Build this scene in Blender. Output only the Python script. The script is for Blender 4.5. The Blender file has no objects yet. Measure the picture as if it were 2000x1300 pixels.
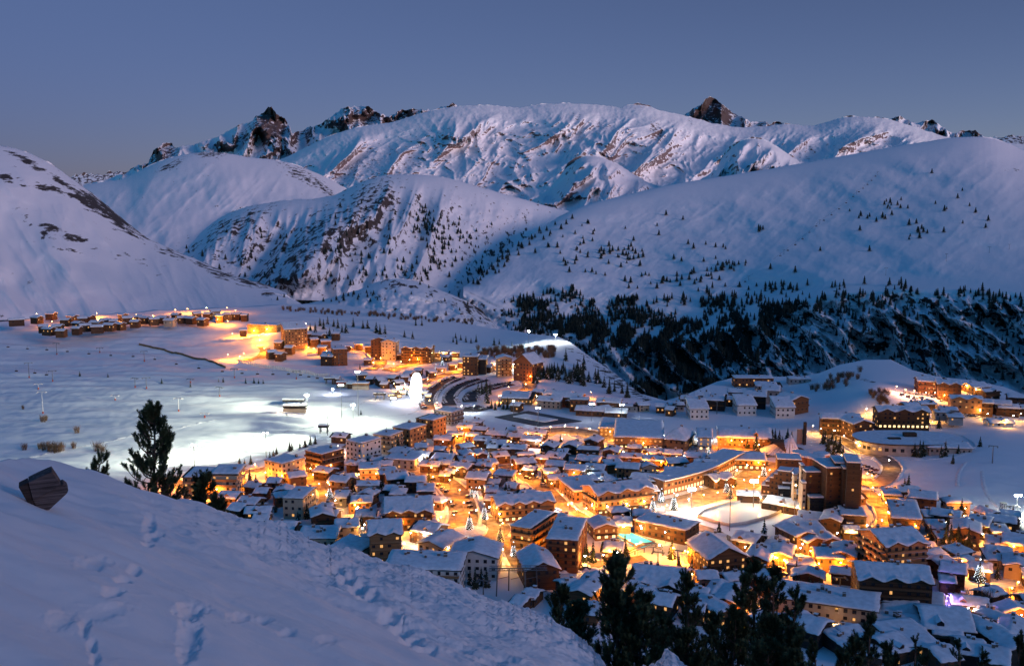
SUNE, EXPO, LAMP_POWER, FK, BACKH = 3.0, -0.10, 1750, .16, 820
import bpy, math, random
import numpy as np
from mathutils import Vector, Matrix
R = math.radians
rnd = random.Random(7)
scene = bpy.context.scene
C = scene.collection
F = 1944.0            # focal length for a frame 2000 wide
HC = 160.0            # camera height above the valley floor
PITCH = math.atan(250 / F)
CP, SP = math.cos(PITCH), math.sin(PITCH)

def ray(px, py):
    """unit-range direction: horizontal length 1 -> (x, y, slope)"""
    px = np.asarray(px, float); py = np.asarray(py, float)
    u = (px - 1000) / F; v = (650 - py) / F
    x = u; y = CP + v * SP; z = -SP + v * CP
    h = np.hypot(x, y)
    return x / h, y / h, z / h

def sm(a, b, x):
    t = np.clip((np.asarray(x, float) - a) / (b - a), 0, 1)
    return t * t * (3 - 2 * t)

# ---------------------------------------------------------------- noise
_p = np.random.RandomState(3).permutation(4096)
_g = np.random.RandomState(5).uniform(0, 2 * np.pi, 4096)
def perlin(x, y, seed=0):
    x = np.asarray(x, float) + seed * 17.31; y = np.asarray(y, float) + seed * 7.77
    xi = np.floor(x).astype(np.int64); yi = np.floor(y).astype(np.int64)
    xf = x - xi; yf = y - yi
    u = xf ** 3 * (xf * (xf * 6 - 15) + 10); v = yf ** 3 * (yf * (yf * 6 - 15) + 10)
    def gr(ix, iy, dx, dy):
        a = _g[_p[(_p[ix & 4095] + iy) & 4095]]
        return np.cos(a) * dx + np.sin(a) * dy
    n00 = gr(xi, yi, xf, yf); n10 = gr(xi + 1, yi, xf - 1, yf)
    n01 = gr(xi, yi + 1, xf, yf - 1); n11 = gr(xi + 1, yi + 1, xf - 1, yf - 1)
    return (n00 * (1 - u) + n10 * u) * (1 - v) + (n01 * (1 - u) + n11 * u) * v * 1.0
def fbm(x, y, o=5, seed=0, gain=.5):
    s = 0; a = 1
    for i in range(o):
        s = s + a * perlin(x, y, seed + i * 3); x = x * 2.03; y = y * 2.03; a *= gain
    return s
def ridged(x, y, o=5, seed=0, gain=.5):
    s = 0; a = 1; w = 1
    for i in range(o):
        n = (1 - np.abs(perlin(x, y, seed + i * 3)) * 2) ** 2
        n = n * w; w = np.clip(n * 1.6, 0, 1)
        s = s + a * n; x = x * 2.07; y = y * 2.07; a *= gain
    return s

# ---------------------------------------------------------------- objects
def tag(o, label=None, cat=None, group=None, kind=None):
    if label: o['label'] = label
    if cat: o['category'] = cat
    if group: o['group'] = group
    if kind: o['kind'] = kind
    return o
def empty(name, loc, rz=0):
    o = bpy.data.objects.new(name, None); C.objects.link(o)
    o.location = loc; o.rotation_euler = (0, 0, rz); o.empty_display_size = 1
    return o
def link(name, me, parent=None, loc=(0, 0, 0), rz=0, sc=None):
    o = bpy.data.objects.new(name, me); C.objects.link(o)
    o.location = loc; o.rotation_euler = (0, 0, rz)
    if sc: o.scale = sc
    if parent: o.parent = parent
    return o
class MB:
    def __init__(s): s.v = []; s.f = []; s.m = []
    def quad(s, pts, m=0):
        b = len(s.v); s.v += [tuple(p) for p in pts]; s.f.append(tuple(range(b, b + len(pts)))); s.m.append(m)
    def box(s, x0, x1, y0, y1, z0, z1, m=0, rot=0, c=(0, 0)):
        b = len(s.v)
        ps = [(x0, y0, z0), (x1, y0, z0), (x1, y1, z0), (x0, y1, z0), (x0, y0, z1), (x1, y0, z1), (x1, y1, z1), (x0, y1, z1)]
        if rot:
            ca, sa = math.cos(rot), math.sin(rot)
            ps = [(c[0] + (x - c[0]) * ca - (y - c[1]) * sa, c[1] + (x - c[0]) * sa + (y - c[1]) * ca, z) for x, y, z in ps]
        s.v += ps
        for q in ((0, 3, 2, 1), (4, 5, 6, 7), (0, 1, 5, 4), (1, 2, 6, 5), (2, 3, 7, 6), (3, 0, 4, 7)):
            s.f.append(tuple(b + i for i in q)); s.m.append(m)
    def tube(s, p, q, r0, r1=None, n=6, m=0, cap=True):
        p = Vector(p); q = Vector(q); r1 = r0 if r1 is None else r1
        d = (q - p).normalized(); a = d.orthogonal().normalized(); bb = d.cross(a)
        b = len(s.v)
        for c, r in ((p, r0), (q, r1)):
            for i in range(n):
                t = 2 * math.pi * i / n
                s.v.append(tuple(c + a * math.cos(t) * r + bb * math.sin(t) * r))
        for i in range(n):
            j = (i + 1) % n
            s.f.append((b + i, b + j, b + n + j, b + n + i)); s.m.append(m)
        if cap:
            s.f.append(tuple(b + n + i for i in range(n))); s.m.append(m)
            s.f.append(tuple(b + n - 1 - i for i in range(n))); s.m.append(m)
    def ball(s, c, r, n=6, k=4, m=0, sz=1):
        b = len(s.v)
        for i in range(k + 1):
            t = math.pi * i / k
            for j in range(n):
                a = 2 * math.pi * j / n
                s.v.append((c[0] + r * math.sin(t) * math.cos(a), c[1] + r * math.sin(t) * math.sin(a), c[2] + r * sz * math.cos(t)))
        for i in range(k):
            for j in range(n):
                jj = (j + 1) % n
                s.f.append((b + i * n + j, b + (i + 1) * n + j, b + (i + 1) * n + jj, b + i * n + jj)); s.m.append(m)
    def mesh(s, name, mats, smooth=False):
        me = bpy.data.meshes.new(name); me.from_pydata(s.v, [], s.f)
        for m in (mats if isinstance(mats, (list, tuple)) else [mats]): me.materials.append(m)
        me.polygons.foreach_set('material_index', s.m)
        if smooth: me.polygons.foreach_set('use_smooth', [True] * len(s.f))
        me.update(); return me
    def build(s, name, mats, parent=None, loc=(0, 0, 0), rz=0, smooth=False):
        return link(name, s.mesh(name, mats, smooth), parent, loc, rz)
def grid_mesh(name, P, mat, attrs=None, smooth=True):
    """P: rows x cols x 3"""
    r, c = P.shape[:2]
    me = bpy.data.meshes.new(name)
    me.vertices.add(r * c); me.vertices.foreach_set('co', P.reshape(-1).astype(np.float32))
    i = np.arange(r * c).reshape(r, c)
    q = np.stack([i[:-1, :-1], i[:-1, 1:], i[1:, 1:], i[1:, :-1]], -1).reshape(-1, 4)
    me.loops.add(q.size); me.loops.foreach_set('vertex_index', q.reshape(-1).astype(np.int32))
    me.polygons.add(len(q)); me.polygons.foreach_set('loop_start', np.arange(0, q.size, 4, dtype=np.int32))
    me.polygons.foreach_set('loop_total', np.full(len(q), 4, np.int32))
    me.polygons.foreach_set('use_smooth', np.full(len(q), smooth))
    for k, a in (attrs or {}).items():
        at = me.attributes.new(k, 'FLOAT', 'POINT'); at.data.foreach_set('value', a.reshape(-1).astype(np.float32))
    me.materials.append(mat); me.update(); me.validate()
    return me

# ---------------------------------------------------------------- materials
def mat(name):
    m = bpy.data.materials.new(name); m.use_nodes = True
    nt = m.node_tree; b = nt.nodes['Principled BSDF']; b.inputs['Specular IOR Level'].default_value = .25
    return m, nt, b
def N(nt, t, **k):
    n = nt.nodes.new(t)
    for a, v in k.items():
        if a.startswith('i_'): n.inputs[int(a[2:]) if a[2:].isdigit() else a[2:].replace('_', ' ')].default_value = v
        else: setattr(n, a, v)
    return n
def col(c): return (c[0], c[1], c[2], 1)
def simple(name, c, rough=.8, var=.25, scale=.6, metal=0, bump=0, c2=None):
    m, nt, b = mat(name)
    g = N(nt, 'ShaderNodeNewGeometry')
    n = N(nt, 'ShaderNodeTexNoise', i_Scale=scale, i_Detail=4.0); nt.links.new(g.outputs['Position'], n.inputs['Vector'])
    mx = N(nt, 'ShaderNodeMix', data_type='RGBA')
    lo = c2 or [x * (1 - var) for x in c]; hi = [min(1, x * (1 + var)) for x in c] if not c2 else c
    mr = N(nt, 'ShaderNodeMapRange', i_1=.35, i_2=.65); nt.links.new(n.outputs[0], mr.inputs[0])
    nt.links.new(mr.outputs[0], mx.inputs[0]); mx.inputs[6].default_value = col(lo); mx.inputs[7].default_value = col(hi)
    nt.links.new(mx.outputs[2], b.inputs['Base Color']); b.inputs['Roughness'].default_value = rough; b.inputs['Metallic'].default_value = metal
    if bump:
        bp = N(nt, 'ShaderNodeBump', i_Strength=bump, i_Distance=.3); nt.links.new(n.outputs[0], bp.inputs['Height']); nt.links.new(bp.outputs[0], b.inputs['Normal'])
    return m
def wood(name, c, var=.35, board=.25):
    m, nt, b = mat(name)
    tc = N(nt, 'ShaderNodeTexCoord'); sx = N(nt, 'ShaderNodeSeparateXYZ'); nt.links.new(tc.outputs['Object'], sx.inputs[0])
    ml = N(nt, 'ShaderNodeMath', operation='MULTIPLY', i_1=1 / board); nt.links.new(sx.outputs[2], ml.inputs[0])
    fl = N(nt, 'ShaderNodeMath', operation='FLOOR'); nt.links.new(ml.outputs[0], fl.inputs[0])
    wn = N(nt, 'ShaderNodeTexWhiteNoise', noise_dimensions='1D'); nt.links.new(fl.outputs[0], wn.inputs['W'])
    mx = N(nt, 'ShaderNodeMix', data_type='RGBA'); nt.links.new(wn.outputs[0], mx.inputs[0])
    mx.inputs[6].default_value = col([x * (1 - var) for x in c]); mx.inputs[7].default_value = col([x * (1 + var) for x in c])
    nt.links.new(mx.outputs[2], b.inputs['Base Color']); b.inputs['Roughness'].default_value = .75
    return m
def emis(name, c, s, sample='NONE'):
    m, nt, b = mat(name); b.inputs['Base Color'].default_value = (.02, .02, .02, 1)
    b.inputs['Emission Color'].default_value = col(c); b.inputs['Emission Strength'].default_value = s
    m.cycles.emission_sampling = sample
    return m

def snow_rock(name, rock=(.09, .075, .065), rock2=(.16, .13, .11), scale=.02, slope=None, bump=.6, bscale=.05, detail=8, ys=1, snow=(.80, .82, .86), edge=.045):
    """snow cover broken by rock where the vertex attribute 'rock' (0..1) lets fine noise through"""
    m, nt, b = mat(name)
    at = N(nt, 'ShaderNodeAttribute', attribute_name='rock')
    g = N(nt, 'ShaderNodeNewGeometry')
    n = N(nt, 'ShaderNodeTexNoise', i_Scale=scale, i_Detail=float(detail), i_Roughness=.68); vm = N(nt, 'ShaderNodeVectorMath', operation='MULTIPLY'); nt.links.new(g.outputs['Position'], vm.inputs[0]); vm.inputs[1].default_value = (1, ys, 1); nt.links.new(vm.outputs[0], n.inputs['Vector'])
    ct = N(nt, 'ShaderNodeMapRange', i_1=.22, i_2=.78); nt.links.new(n.outputs[0], ct.inputs[0])
    a = N(nt, 'ShaderNodeMath', operation='ADD'); nt.links.new(ct.outputs[0], a.inputs[0]); nt.links.new(at.outputs['Fac'], a.inputs[1])
    last = a
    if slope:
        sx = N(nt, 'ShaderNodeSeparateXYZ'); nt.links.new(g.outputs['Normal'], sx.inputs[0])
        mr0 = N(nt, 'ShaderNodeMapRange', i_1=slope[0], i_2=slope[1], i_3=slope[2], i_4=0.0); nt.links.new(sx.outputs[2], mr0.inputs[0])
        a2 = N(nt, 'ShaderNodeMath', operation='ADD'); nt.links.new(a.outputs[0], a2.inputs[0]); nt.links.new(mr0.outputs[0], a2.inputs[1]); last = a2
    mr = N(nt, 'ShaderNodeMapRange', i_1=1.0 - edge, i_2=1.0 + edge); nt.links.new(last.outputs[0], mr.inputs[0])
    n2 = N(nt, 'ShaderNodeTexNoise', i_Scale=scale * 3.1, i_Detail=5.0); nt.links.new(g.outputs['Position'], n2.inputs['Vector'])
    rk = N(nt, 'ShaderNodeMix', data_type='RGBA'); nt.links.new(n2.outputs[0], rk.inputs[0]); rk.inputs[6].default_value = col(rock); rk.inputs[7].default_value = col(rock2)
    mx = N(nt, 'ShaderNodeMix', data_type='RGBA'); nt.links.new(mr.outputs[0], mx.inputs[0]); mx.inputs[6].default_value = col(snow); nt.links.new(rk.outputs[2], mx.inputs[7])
    nt.links.new(mx.outputs[2], b.inputs['Base Color']); b.inputs['Roughness'].default_value = .75; b.inputs['Specular IOR Level'].default_value = .15
    nb = N(nt, 'ShaderNodeTexNoise', i_Scale=bscale, i_Detail=7.0, i_Roughness=.6); nt.links.new(g.outputs['Position'], nb.inputs['Vector'])
    bp = N(nt, 'ShaderNodeBump', i_Strength=bump, i_Distance=.10 / bscale); nt.links.new(nb.outputs[0], bp.inputs['Height']); nt.links.new(bp.outputs[0], b.inputs['Normal'])
    return m
# ---------------------------------------------------------------- camera, world, sun
cam = bpy.data.objects.new('camera', bpy.data.cameras.new('camera')); C.objects.link(cam)
cam.data.sensor_width = 36; cam.data.lens = 36 * F / 2000; cam.data.clip_end = 80000; cam.data.clip_start = .5
cam.location = (0, 0, HC); cam.rotation_euler = (R(90) - PITCH, 0, 0)
scene.camera = cam
SUN_AZ, SUN_EL = R(128), R(9)          # clockwise from the view direction
w = bpy.data.worlds.new('World'); scene.world = w; w.use_nodes = True
nt = w.node_tree; bg = nt.nodes['Background']
sky = N(nt, 'ShaderNodeTexSky', sky_type='NISHITA', sun_disc=False); sky.sun_elevation = R(10); sky.sun_rotation = SUN_AZ
sky.altitude = 2000; sky.air_density = 1.0; sky.dust_density = .6; sky.ozone_density = 3.0
tc = N(nt, 'ShaderNodeTexCoord'); sx = N(nt, 'ShaderNodeSeparateXYZ'); nt.links.new(tc.outputs['Generated'], sx.inputs[0])
mrx = N(nt, 'ShaderNodeMapRange', i_1=-.5, i_2=.5); nt.links.new(sx.outputs[0], mrx.inputs[0])
mrz = N(nt, 'ShaderNodeMapRange', i_1=.02, i_2=.30); nt.links.new(sx.outputs[2], mrz.inputs[0])
ma = N(nt, 'ShaderNodeMix', data_type='RGBA'); nt.links.new(mrx.outputs[0], ma.inputs[0]); ma.inputs[6].default_value = (.225, .172, .30, 1); ma.inputs[7].default_value = (.66, .53, .71, 1)
mb_ = N(nt, 'ShaderNodeMix', data_type='RGBA'); nt.links.new(mrz.outputs[0], mb_.inputs[0]); nt.links.new(ma.outputs[2], mb_.inputs[6]); mb_.inputs[7].default_value = (.62, .47, .54, 1)
mm = N(nt, 'ShaderNodeMix', data_type='RGBA', blend_type='MULTIPLY'); mm.inputs[0].default_value = 1; nt.links.new(sky.outputs[0], mm.inputs[6]); mrt = N(nt, 'ShaderNodeMapRange', i_1=.30, i_2=.75); nt.links.new(sx.outputs[2], mrt.inputs[0]); mt_ = N(nt, 'ShaderNodeMix', data_type='RGBA'); nt.links.new(mrt.outputs[0], mt_.inputs[0]); nt.links.new(mb_.outputs[2], mt_.inputs[6]); mt_.inputs[7].default_value = (.38, .9, 1.25, 1)
mry = N(nt, 'ShaderNodeMapRange', i_1=.45, i_2=-.2); nt.links.new(sx.outputs[1], mry.inputs[0]); mty = N(nt, 'ShaderNodeMix', data_type='RGBA'); nt.links.new(mry.outputs[0], mty.inputs[0]); nt.links.new(mt_.outputs[2], mty.inputs[6]); mty.inputs[7].default_value = (.31, 1.0, 1.27, 1)
nt.links.new(mty.outputs[2], mm.inputs[7])
nt.links.new(mm.outputs[2], bg.inputs[0]); bg.inputs[1].default_value = .13
sl = bpy.data.lights.new('afterglow_sun', 'SUN'); sl.energy = SUNE; sl.angle = R(22); sl.color = (1, .63, .62)
so = bpy.data.objects.new('afterglow_sun', sl); C.objects.link(so)
d = Vector((math.sin(SUN_AZ) * math.cos(SUN_EL), math.cos(SUN_AZ) * math.cos(SUN_EL), math.sin(SUN_EL)))
so.rotation_euler = d.to_track_quat('Z', 'Y').to_euler()
vs = scene.view_settings; vs.view_transform = 'Standard'; vs.look = 'None'; vs.exposure = EXPO; vs.gamma = 1
scene.cycles.use_denoising = True; scene.cycles.sample_clamp_indirect = 3; scene.cycles.max_bounces = 4; scene.cycles.diffuse_bounces = 2
scene.cycles.use_light_tree = True; scene.cycles.caustics_reflective = False; scene.cycles.caustics_refractive = False

# ---------------------------------------------------------------- mountain layers
def poly(pts, w=0):
    a = np.array(pts, float); f = lambda x: np.interp(x, a[:, 0], a[:, 1])
    if not w: return f
    k = np.linspace(-1, 1, 9); wt = (1 - k * k) + .05; wt = wt / wt.sum()
    return lambda x: sum(q * f(np.asarray(x, float) + w * t) for t, q in zip(k, wt))
def P3(px, py, D):
    x, y, z = ray(px, py); return np.stack([x * D, y * D, HC + z * D], -1)
class Layer:
    def __init__(s, name, crest, base, Dc, Db, k=.6, x0=None, x1=None, step=2.5, rows=160, jag=0, jags=20, jseed=1, rel=None, rock=None, mat=None, skirt=(1500, 900)):
        s.crest0 = poly(crest) if not callable(crest) else crest; s.crestS = poly(crest, 45); s.base = poly(base, 60) if not callable(base) else base
        s.Dc = poly(Dc, 160) if not callable(Dc) else Dc; s.Db = poly(Db, 160) if not callable(Db) else Db
        s.k = k; s.jag = jag; s.jags = jags; s.js = jseed; s.rel = rel
        x0 = crest[0][0] if x0 is None else x0; x1 = crest[-1][0] if x1 is None else x1
        X = np.arange(x0, x1 + step, step); T = np.linspace(0, 1, rows) ** .9
        XX = np.tile(X, (rows, 1)); cr = s.crest(X); ba = s.base(X)
        YY = ba + (cr - ba) * T[:, None]
        P = P3(XX, YY, s.D(XX, YY))
        # the back of the mountain, falling away
        back = []; top = P[-1]; hd = top[:, :2] / np.linalg.norm(top[:, :2], axis=1)[:, None]
        for i, (a, b) in enumerate([(.06, .02), (.25, .18), (.6, .55), (1, 1)]):
            q = top.copy(); q[:, :2] += hd * skirt[0] * a; q[:, 2] -= skirt[1] * b; back.append(q)
        A = np.concatenate([P, np.array(back)], 0)
        rk = rock(XX, YY, T[:, None] + XX * 0) if rock else XX * 0
        rk = np.concatenate([rk, np.repeat(rk[-1:], 4, 0)], 0)
        s.ob = tag(link(name, grid_mesh(name, A, mat, {'rock': rk})), kind='structure')
    def crest(s, X):
        c = s.crest0(X)
        if s.jag: c = c - s.jag * (ridged(np.asarray(X) / s.jags, 0 * np.asarray(X) + s.js, 4, s.js) - .8)
        return c
    def D(s, X, Y):
        cr = s.crestS(X); ba = s.base(X); t = np.clip((ba - Y) / np.maximum(ba - cr, 1), 0, 1)
        Dc = s.Dc(X); Db = s.Db(X); D = Dc - (Dc - Db) * (1 - t) ** s.k
        if s.rel: D = D * (1 + s.rel(np.asarray(X, float), np.asarray(Y, float), t))
        return D
    def at(s, px, py): return Vector([float(v) for v in P3(px, py, s.D(px, py))])

def blobs(bl):
    def f(X, Y):
        r = 0 * X
        for (cx, cy, sx, sy, ang, a) in bl:
            ca, sa = math.cos(R(ang)), math.sin(R(ang)); dx = X - cx; dy = Y - cy
            u = (dx * ca + dy * sa) / sx; v = (-dx * sa + dy * ca) / sy
            r = np.maximum(r, a * np.exp(-(u * u + v * v) ** 1.5))
        return r
    return f

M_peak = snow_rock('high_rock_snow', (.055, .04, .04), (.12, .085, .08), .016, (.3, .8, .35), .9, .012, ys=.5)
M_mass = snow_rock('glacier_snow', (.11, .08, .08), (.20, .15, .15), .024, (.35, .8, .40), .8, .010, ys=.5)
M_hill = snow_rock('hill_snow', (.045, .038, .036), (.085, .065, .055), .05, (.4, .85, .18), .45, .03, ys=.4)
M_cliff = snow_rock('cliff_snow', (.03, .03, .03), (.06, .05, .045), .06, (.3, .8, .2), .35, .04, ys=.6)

# unseen ridge added behind the viewer to keep the last light off the valley
def back_ridge():
    t = np.linspace(-1, 1, 60); u = np.linspace(0, 1, 14); dx, dy = math.sin(SUN_AZ), math.cos(SUN_AZ); rx, ry = dy, -dx
    T_, U_ = np.meshgrid(t, u); d_ = 1500 + 1500 * U_; z = BACKH * np.sin(U_ * np.pi / 2) ** 1.1 * (1 + .25 * fbm(T_ * 5, U_ * 2, 4, 401)) - 150 * (1 - U_)
    A = np.stack([dx * d_ + rx * T_ * 7000, dy * d_ + ry * T_ * 7000, z], -1); B = A[-1:].copy(); B[..., 0] += dx * 1500; B[..., 1] += dy * 1500; B[..., 2] = -200
    tag(link('added_shade_ridge', grid_mesh('added_shade_ridge', np.concatenate([A, B]), M_hill, {'rock': np.full((15, 60), .2)})), kind='structure')
back_ridge()
# far blue ridge low on the left, and the blue ridge at the right edge
Layer('distant_ridge', [(90, 352), (140, 345), (160, 338), (200, 342), (215, 334), (240, 338), (255, 330), (300, 335), (340, 340)], lambda x: 0 * x + 400,
      lambda x: 0 * x + 24000, lambda x: 0 * x + 22000, 1, rows=24, jag=4, jags=25, rock=lambda X, Y, T: .48 + 0 * X, mat=M_peak)
Layer('distant_ridge', [(1880, 290), (1940, 268), (1990, 264), (2010, 268), (2150, 262), (2300, 280)], lambda x: 0 * x + 330,
      lambda x: 0 * x + 24000, lambda x: 0 * x + 22000, 1, rows=24, jag=4, jags=25, rock=lambda X, Y, T: .48 + 0 * X, mat=M_peak)
# rocky summits
def pk_rel(X, Y, t): return -.045 * ridged(X / 42, Y / 70 + X / 300, 5, 11) + .02
pk = blobs([(530, 240, 42, 50, 20, .55), (697, 228, 62, 28, -5, .42), (800, 222, 60, 18, 0, .45), (880, 208, 14, 12, 0, .5), (560, 275, 70, 22, -20, .3), (320, 300, 60, 22, -35, .42), (440, 285, 60, 14, -30, .3), (595, 260, 30, 16, 0, .4)])
Layer('rocky_summit', [(140, 362), (190, 356), (245, 338), (262, 325), (290, 318), (300, 293), (318, 280), (333, 278), (345, 290), (362, 283), (385, 281), (430, 265), (470, 243), (492, 238), (500, 226), (512, 222), (524, 208), (531, 210), (541, 224), (556, 232), (566, 247), (571, 262), (580, 258), (600, 250), (625, 242), (650, 226), (672, 209), (700, 207), (720, 208), (735, 218), (753, 226), (772, 224), (778, 216), (800, 213), (838, 214), (850, 216), (862, 208), (876, 207), (884, 199), (893, 207), (910, 214), (940, 230)],
      lambda x: 0 * x + 400, lambda x: 0 * x + 15500, lambda x: 0 * x + 11800, .8, step=2, rows=150, jag=2.4, jags=12, rel=pk_rel,
      rock=lambda X, Y, T: .12 + pk(X, Y) + .12 * (ridged(X / 30, Y / 60, 3, 5) - .8), mat=M_peak)
pk2 = blobs([(1395, 225, 52, 42, 0, .5), (1480, 243, 50, 10, 0, .35), (1790, 245, 60, 30, 20, .16), (1900, 262, 40, 12, 0, .3), (1365, 235, 24, 24, 0, .55)])
Layer('rocky_summit', [(1310, 245), (1335, 226), (1352, 213), (1368, 206), (1378, 193), (1386, 188), (1396, 192), (1408, 203), (1420, 210), (1432, 222), (1450, 228), (1465, 238), (1495, 238), (1505, 243), (1515, 236), (1530, 240), (1560, 255), (1700, 260), (1740, 232), (1757, 226), (1768, 232), (1790, 241), (1808, 236), (1820, 233), (1840, 247), (1862, 262), (1880, 255), (1905, 254), (1920, 266), (1960, 280)],
      lambda x: 0 * x + 380, lambda x: 0 * x + 15500, lambda x: 0 * x + 12000, .8, step=2, rows=120, jag=1.6, jags=12, jseed=4, rel=pk_rel,
      rock=lambda X, Y, T: .12 + pk2(X, Y) + .1 * (ridged(X / 30, Y / 60, 3, 5) - .8), mat=M_peak)
# glacier dome
def ms_rel(X, Y, t):
    wx = X + 30 * fbm(X / 120, Y / 120, 2, 40); wy = Y + 20 * fbm(X / 90, Y / 90, 2, 47)
    m = sm(.02, .3, 1 - t)
    return m * (-.046 * (ridged((wx + wy * 1.1) / 120, (wy - wx * .5) / 280, 4, 21, .5) - .8) - .009 * (ridged(wx / 40, wy / 32, 4, 27, .6) - .8)) - .002 * fbm(X / 12, Y / 9, 3, 9)
mb = blobs([(700, 340, 150, 40, -35, .3), (860, 290, 60, 22, -35, .30), (690, 320, 60, 16, -25, .34), (1050, 262, 26, 22, 40, .32), (1130, 235, 40, 12, 20, .33), (1170, 245, 40, 12, 10, .33), (1285, 262, 26, 34, 0, .42), (1080, 300, 30, 34, 30, .25), (960, 340, 90, 40, -20, .22),
            (1245, 212, 28, 10, 0, .25), (1340, 240, 30, 14, 10, .2), (1200, 300, 24, 20, 0, .25), (820, 300, 110, 40, -30, .26), (1300, 300, 22, 20, 30, .3), (1480, 300, 60, 14, -20, .15), (1590, 300, 60, 12, -25, .25), (1715, 262, 30, 22, 40, .32), (1660, 280, 30, 14, -20, .25), (1000, 268, 90, 12, -25, .2)])
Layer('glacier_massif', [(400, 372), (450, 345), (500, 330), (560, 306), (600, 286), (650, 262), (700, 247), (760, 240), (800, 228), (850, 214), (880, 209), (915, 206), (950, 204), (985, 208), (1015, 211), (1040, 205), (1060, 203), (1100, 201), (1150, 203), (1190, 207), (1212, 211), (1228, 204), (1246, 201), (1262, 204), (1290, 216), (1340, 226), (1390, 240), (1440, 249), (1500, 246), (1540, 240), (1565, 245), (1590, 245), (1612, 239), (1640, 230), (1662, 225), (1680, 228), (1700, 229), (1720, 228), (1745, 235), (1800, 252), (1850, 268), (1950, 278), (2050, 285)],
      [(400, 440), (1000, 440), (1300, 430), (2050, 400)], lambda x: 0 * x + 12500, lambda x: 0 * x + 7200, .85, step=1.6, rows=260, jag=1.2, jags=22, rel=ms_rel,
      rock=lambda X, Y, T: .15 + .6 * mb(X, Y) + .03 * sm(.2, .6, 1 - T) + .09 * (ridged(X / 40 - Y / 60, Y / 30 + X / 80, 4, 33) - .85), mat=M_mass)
# front summits of the massif
def fr_rel(X, Y, t): return sm(0, .2, 1 - t) * (-.05 * (ridged((X + Y * .4) / 70, Y / 90, 5, 61) - .8))
fb = blobs([(1115, 320, 22, 14, -50, .5), (1110, 385, 36, 22, 20, .4), (1080, 395, 40, 14, 0, .35), (1200, 322, 34, 8, 25, .4), (1240, 350, 30, 8, 20, .25), (1130, 340, 10, 40, 30, .2), (1480, 283, 34, 5, 10, .42), (1420, 310, 30, 14, -20, .25), (1460, 335, 120, 12, 0, .15), (1330, 360, 50, 12, 0, .15)])
Layer('pointed_foothill', [(1020, 402), (1060, 378), (1090, 350), (1108, 320), (1124, 306), (1140, 304), (1155, 301), (1185, 308), (1215, 325), (1245, 345), (1275, 360), (1310, 372), (1360, 385)], lambda x: 0 * x + 440,
      lambda x: 0 * x + 7000, lambda x: 0 * x + 5200, .75, step=1.6, rows=110, jag=1.2, jags=20, rel=fr_rel, rock=lambda X, Y, T: .06 + .6 * fb(X, Y) + .08 * (ridged(X / 20, Y / 30, 3, 7) - .8), mat=M_mass)
Layer('rounded_foothill', [(1270, 385), (1320, 372), (1370, 350), (1400, 330), (1412, 300), (1430, 280), (1450, 273), (1470, 266), (1490, 270), (1520, 287), (1545, 305), (1565, 318), (1600, 320), (1640, 330), (1700, 345)], lambda x: 0 * x + 420,
      lambda x: 0 * x + 7000, lambda x: 0 * x + 5400, .7, step=1.6, rows=110, jag=1, jags=20, rel=fr_rel, rock=lambda X, Y, T: .06 + .6 * fb(X, Y) + .08 * (ridged(X / 20, Y / 30, 3, 8) - .8), mat=M_mass)
# hills on the left and in the middle
def h1_rel(X, Y, t): return sm(0, .25, 1 - t) * (.026 * fbm((X - Y * .3) / 120, (Y + X * .3) / 130, 4, 71, .45) - .003 * ridged((X + Y) / 60, (Y - X) / 200, 3, 77))
h1b = blobs([(330, 325, 40, 9, -25, .30), (410, 300, 40, 10, 0, .33), (590, 345, 60, 12, 30, .33), (630, 365, 50, 10, 40, .34), (580, 330, 30, 8, 20, .25), (430, 430, 110, 14, -30, .1)])
L_h1 = Layer('left_far_hill', [(120, 372), (165, 362), (200, 354), (235, 352), (270, 335), (300, 318), (330, 308), (370, 300), (400, 296), (440, 299), (480, 306), (540, 312), (580, 322), (620, 338), (655, 355), (682, 372), (720, 400)], lambda x: 0 * x + 500,
      lambda x: 0 * x + 4900, lambda x: 0 * x + 3000, .6, step=1.8, rows=170, jag=1.0, jags=30, rel=h1_rel, rock=lambda X, Y, T: .17 + 1.05 * h1b(X, Y) + .03 * (ridged((X - Y) / 40, Y / 40, 3, 5) - .8), mat=M_hill)
def h2_rel(X, Y, t):
    g = ridged((X + Y * .25) / 75, Y / 260, 4, 81)
    return sm(0, .3, 1 - t) * (-.032 * (g - .8) * (1 - .8 * sm(820, 900, X)) + .012 * fbm(X / 60, Y / 60, 4, 83)) - .10 * np.exp(-((X - 690 + (Y - 360) * .62) / 55.) ** 2) * sm(.0, .4, 1 - t) * sm(0, .3, t) + .05 * np.exp(-((X - 560 + (Y - 470) * .9) / 45.) ** 2) * sm(.0, .4, 1 - t)
h2b = blobs([(700, 430, 60, 70, 20, .27), (740, 400, 45, 60, 0, .30), (660, 460, 60, 40, -40, .28), (560, 500, 60, 60, -40, .24), (460, 440, 110, 24, -30, .25), (600, 480, 30, 90, 35, .3), (720, 470, 20, 30, 0, .2), (540, 540, 50, 20, 0, .3), (400, 470, 70, 12, -25, .25), (990, 400, 12, 4, 20, .2), (480, 480, 80, 50, -30, .2)])
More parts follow.
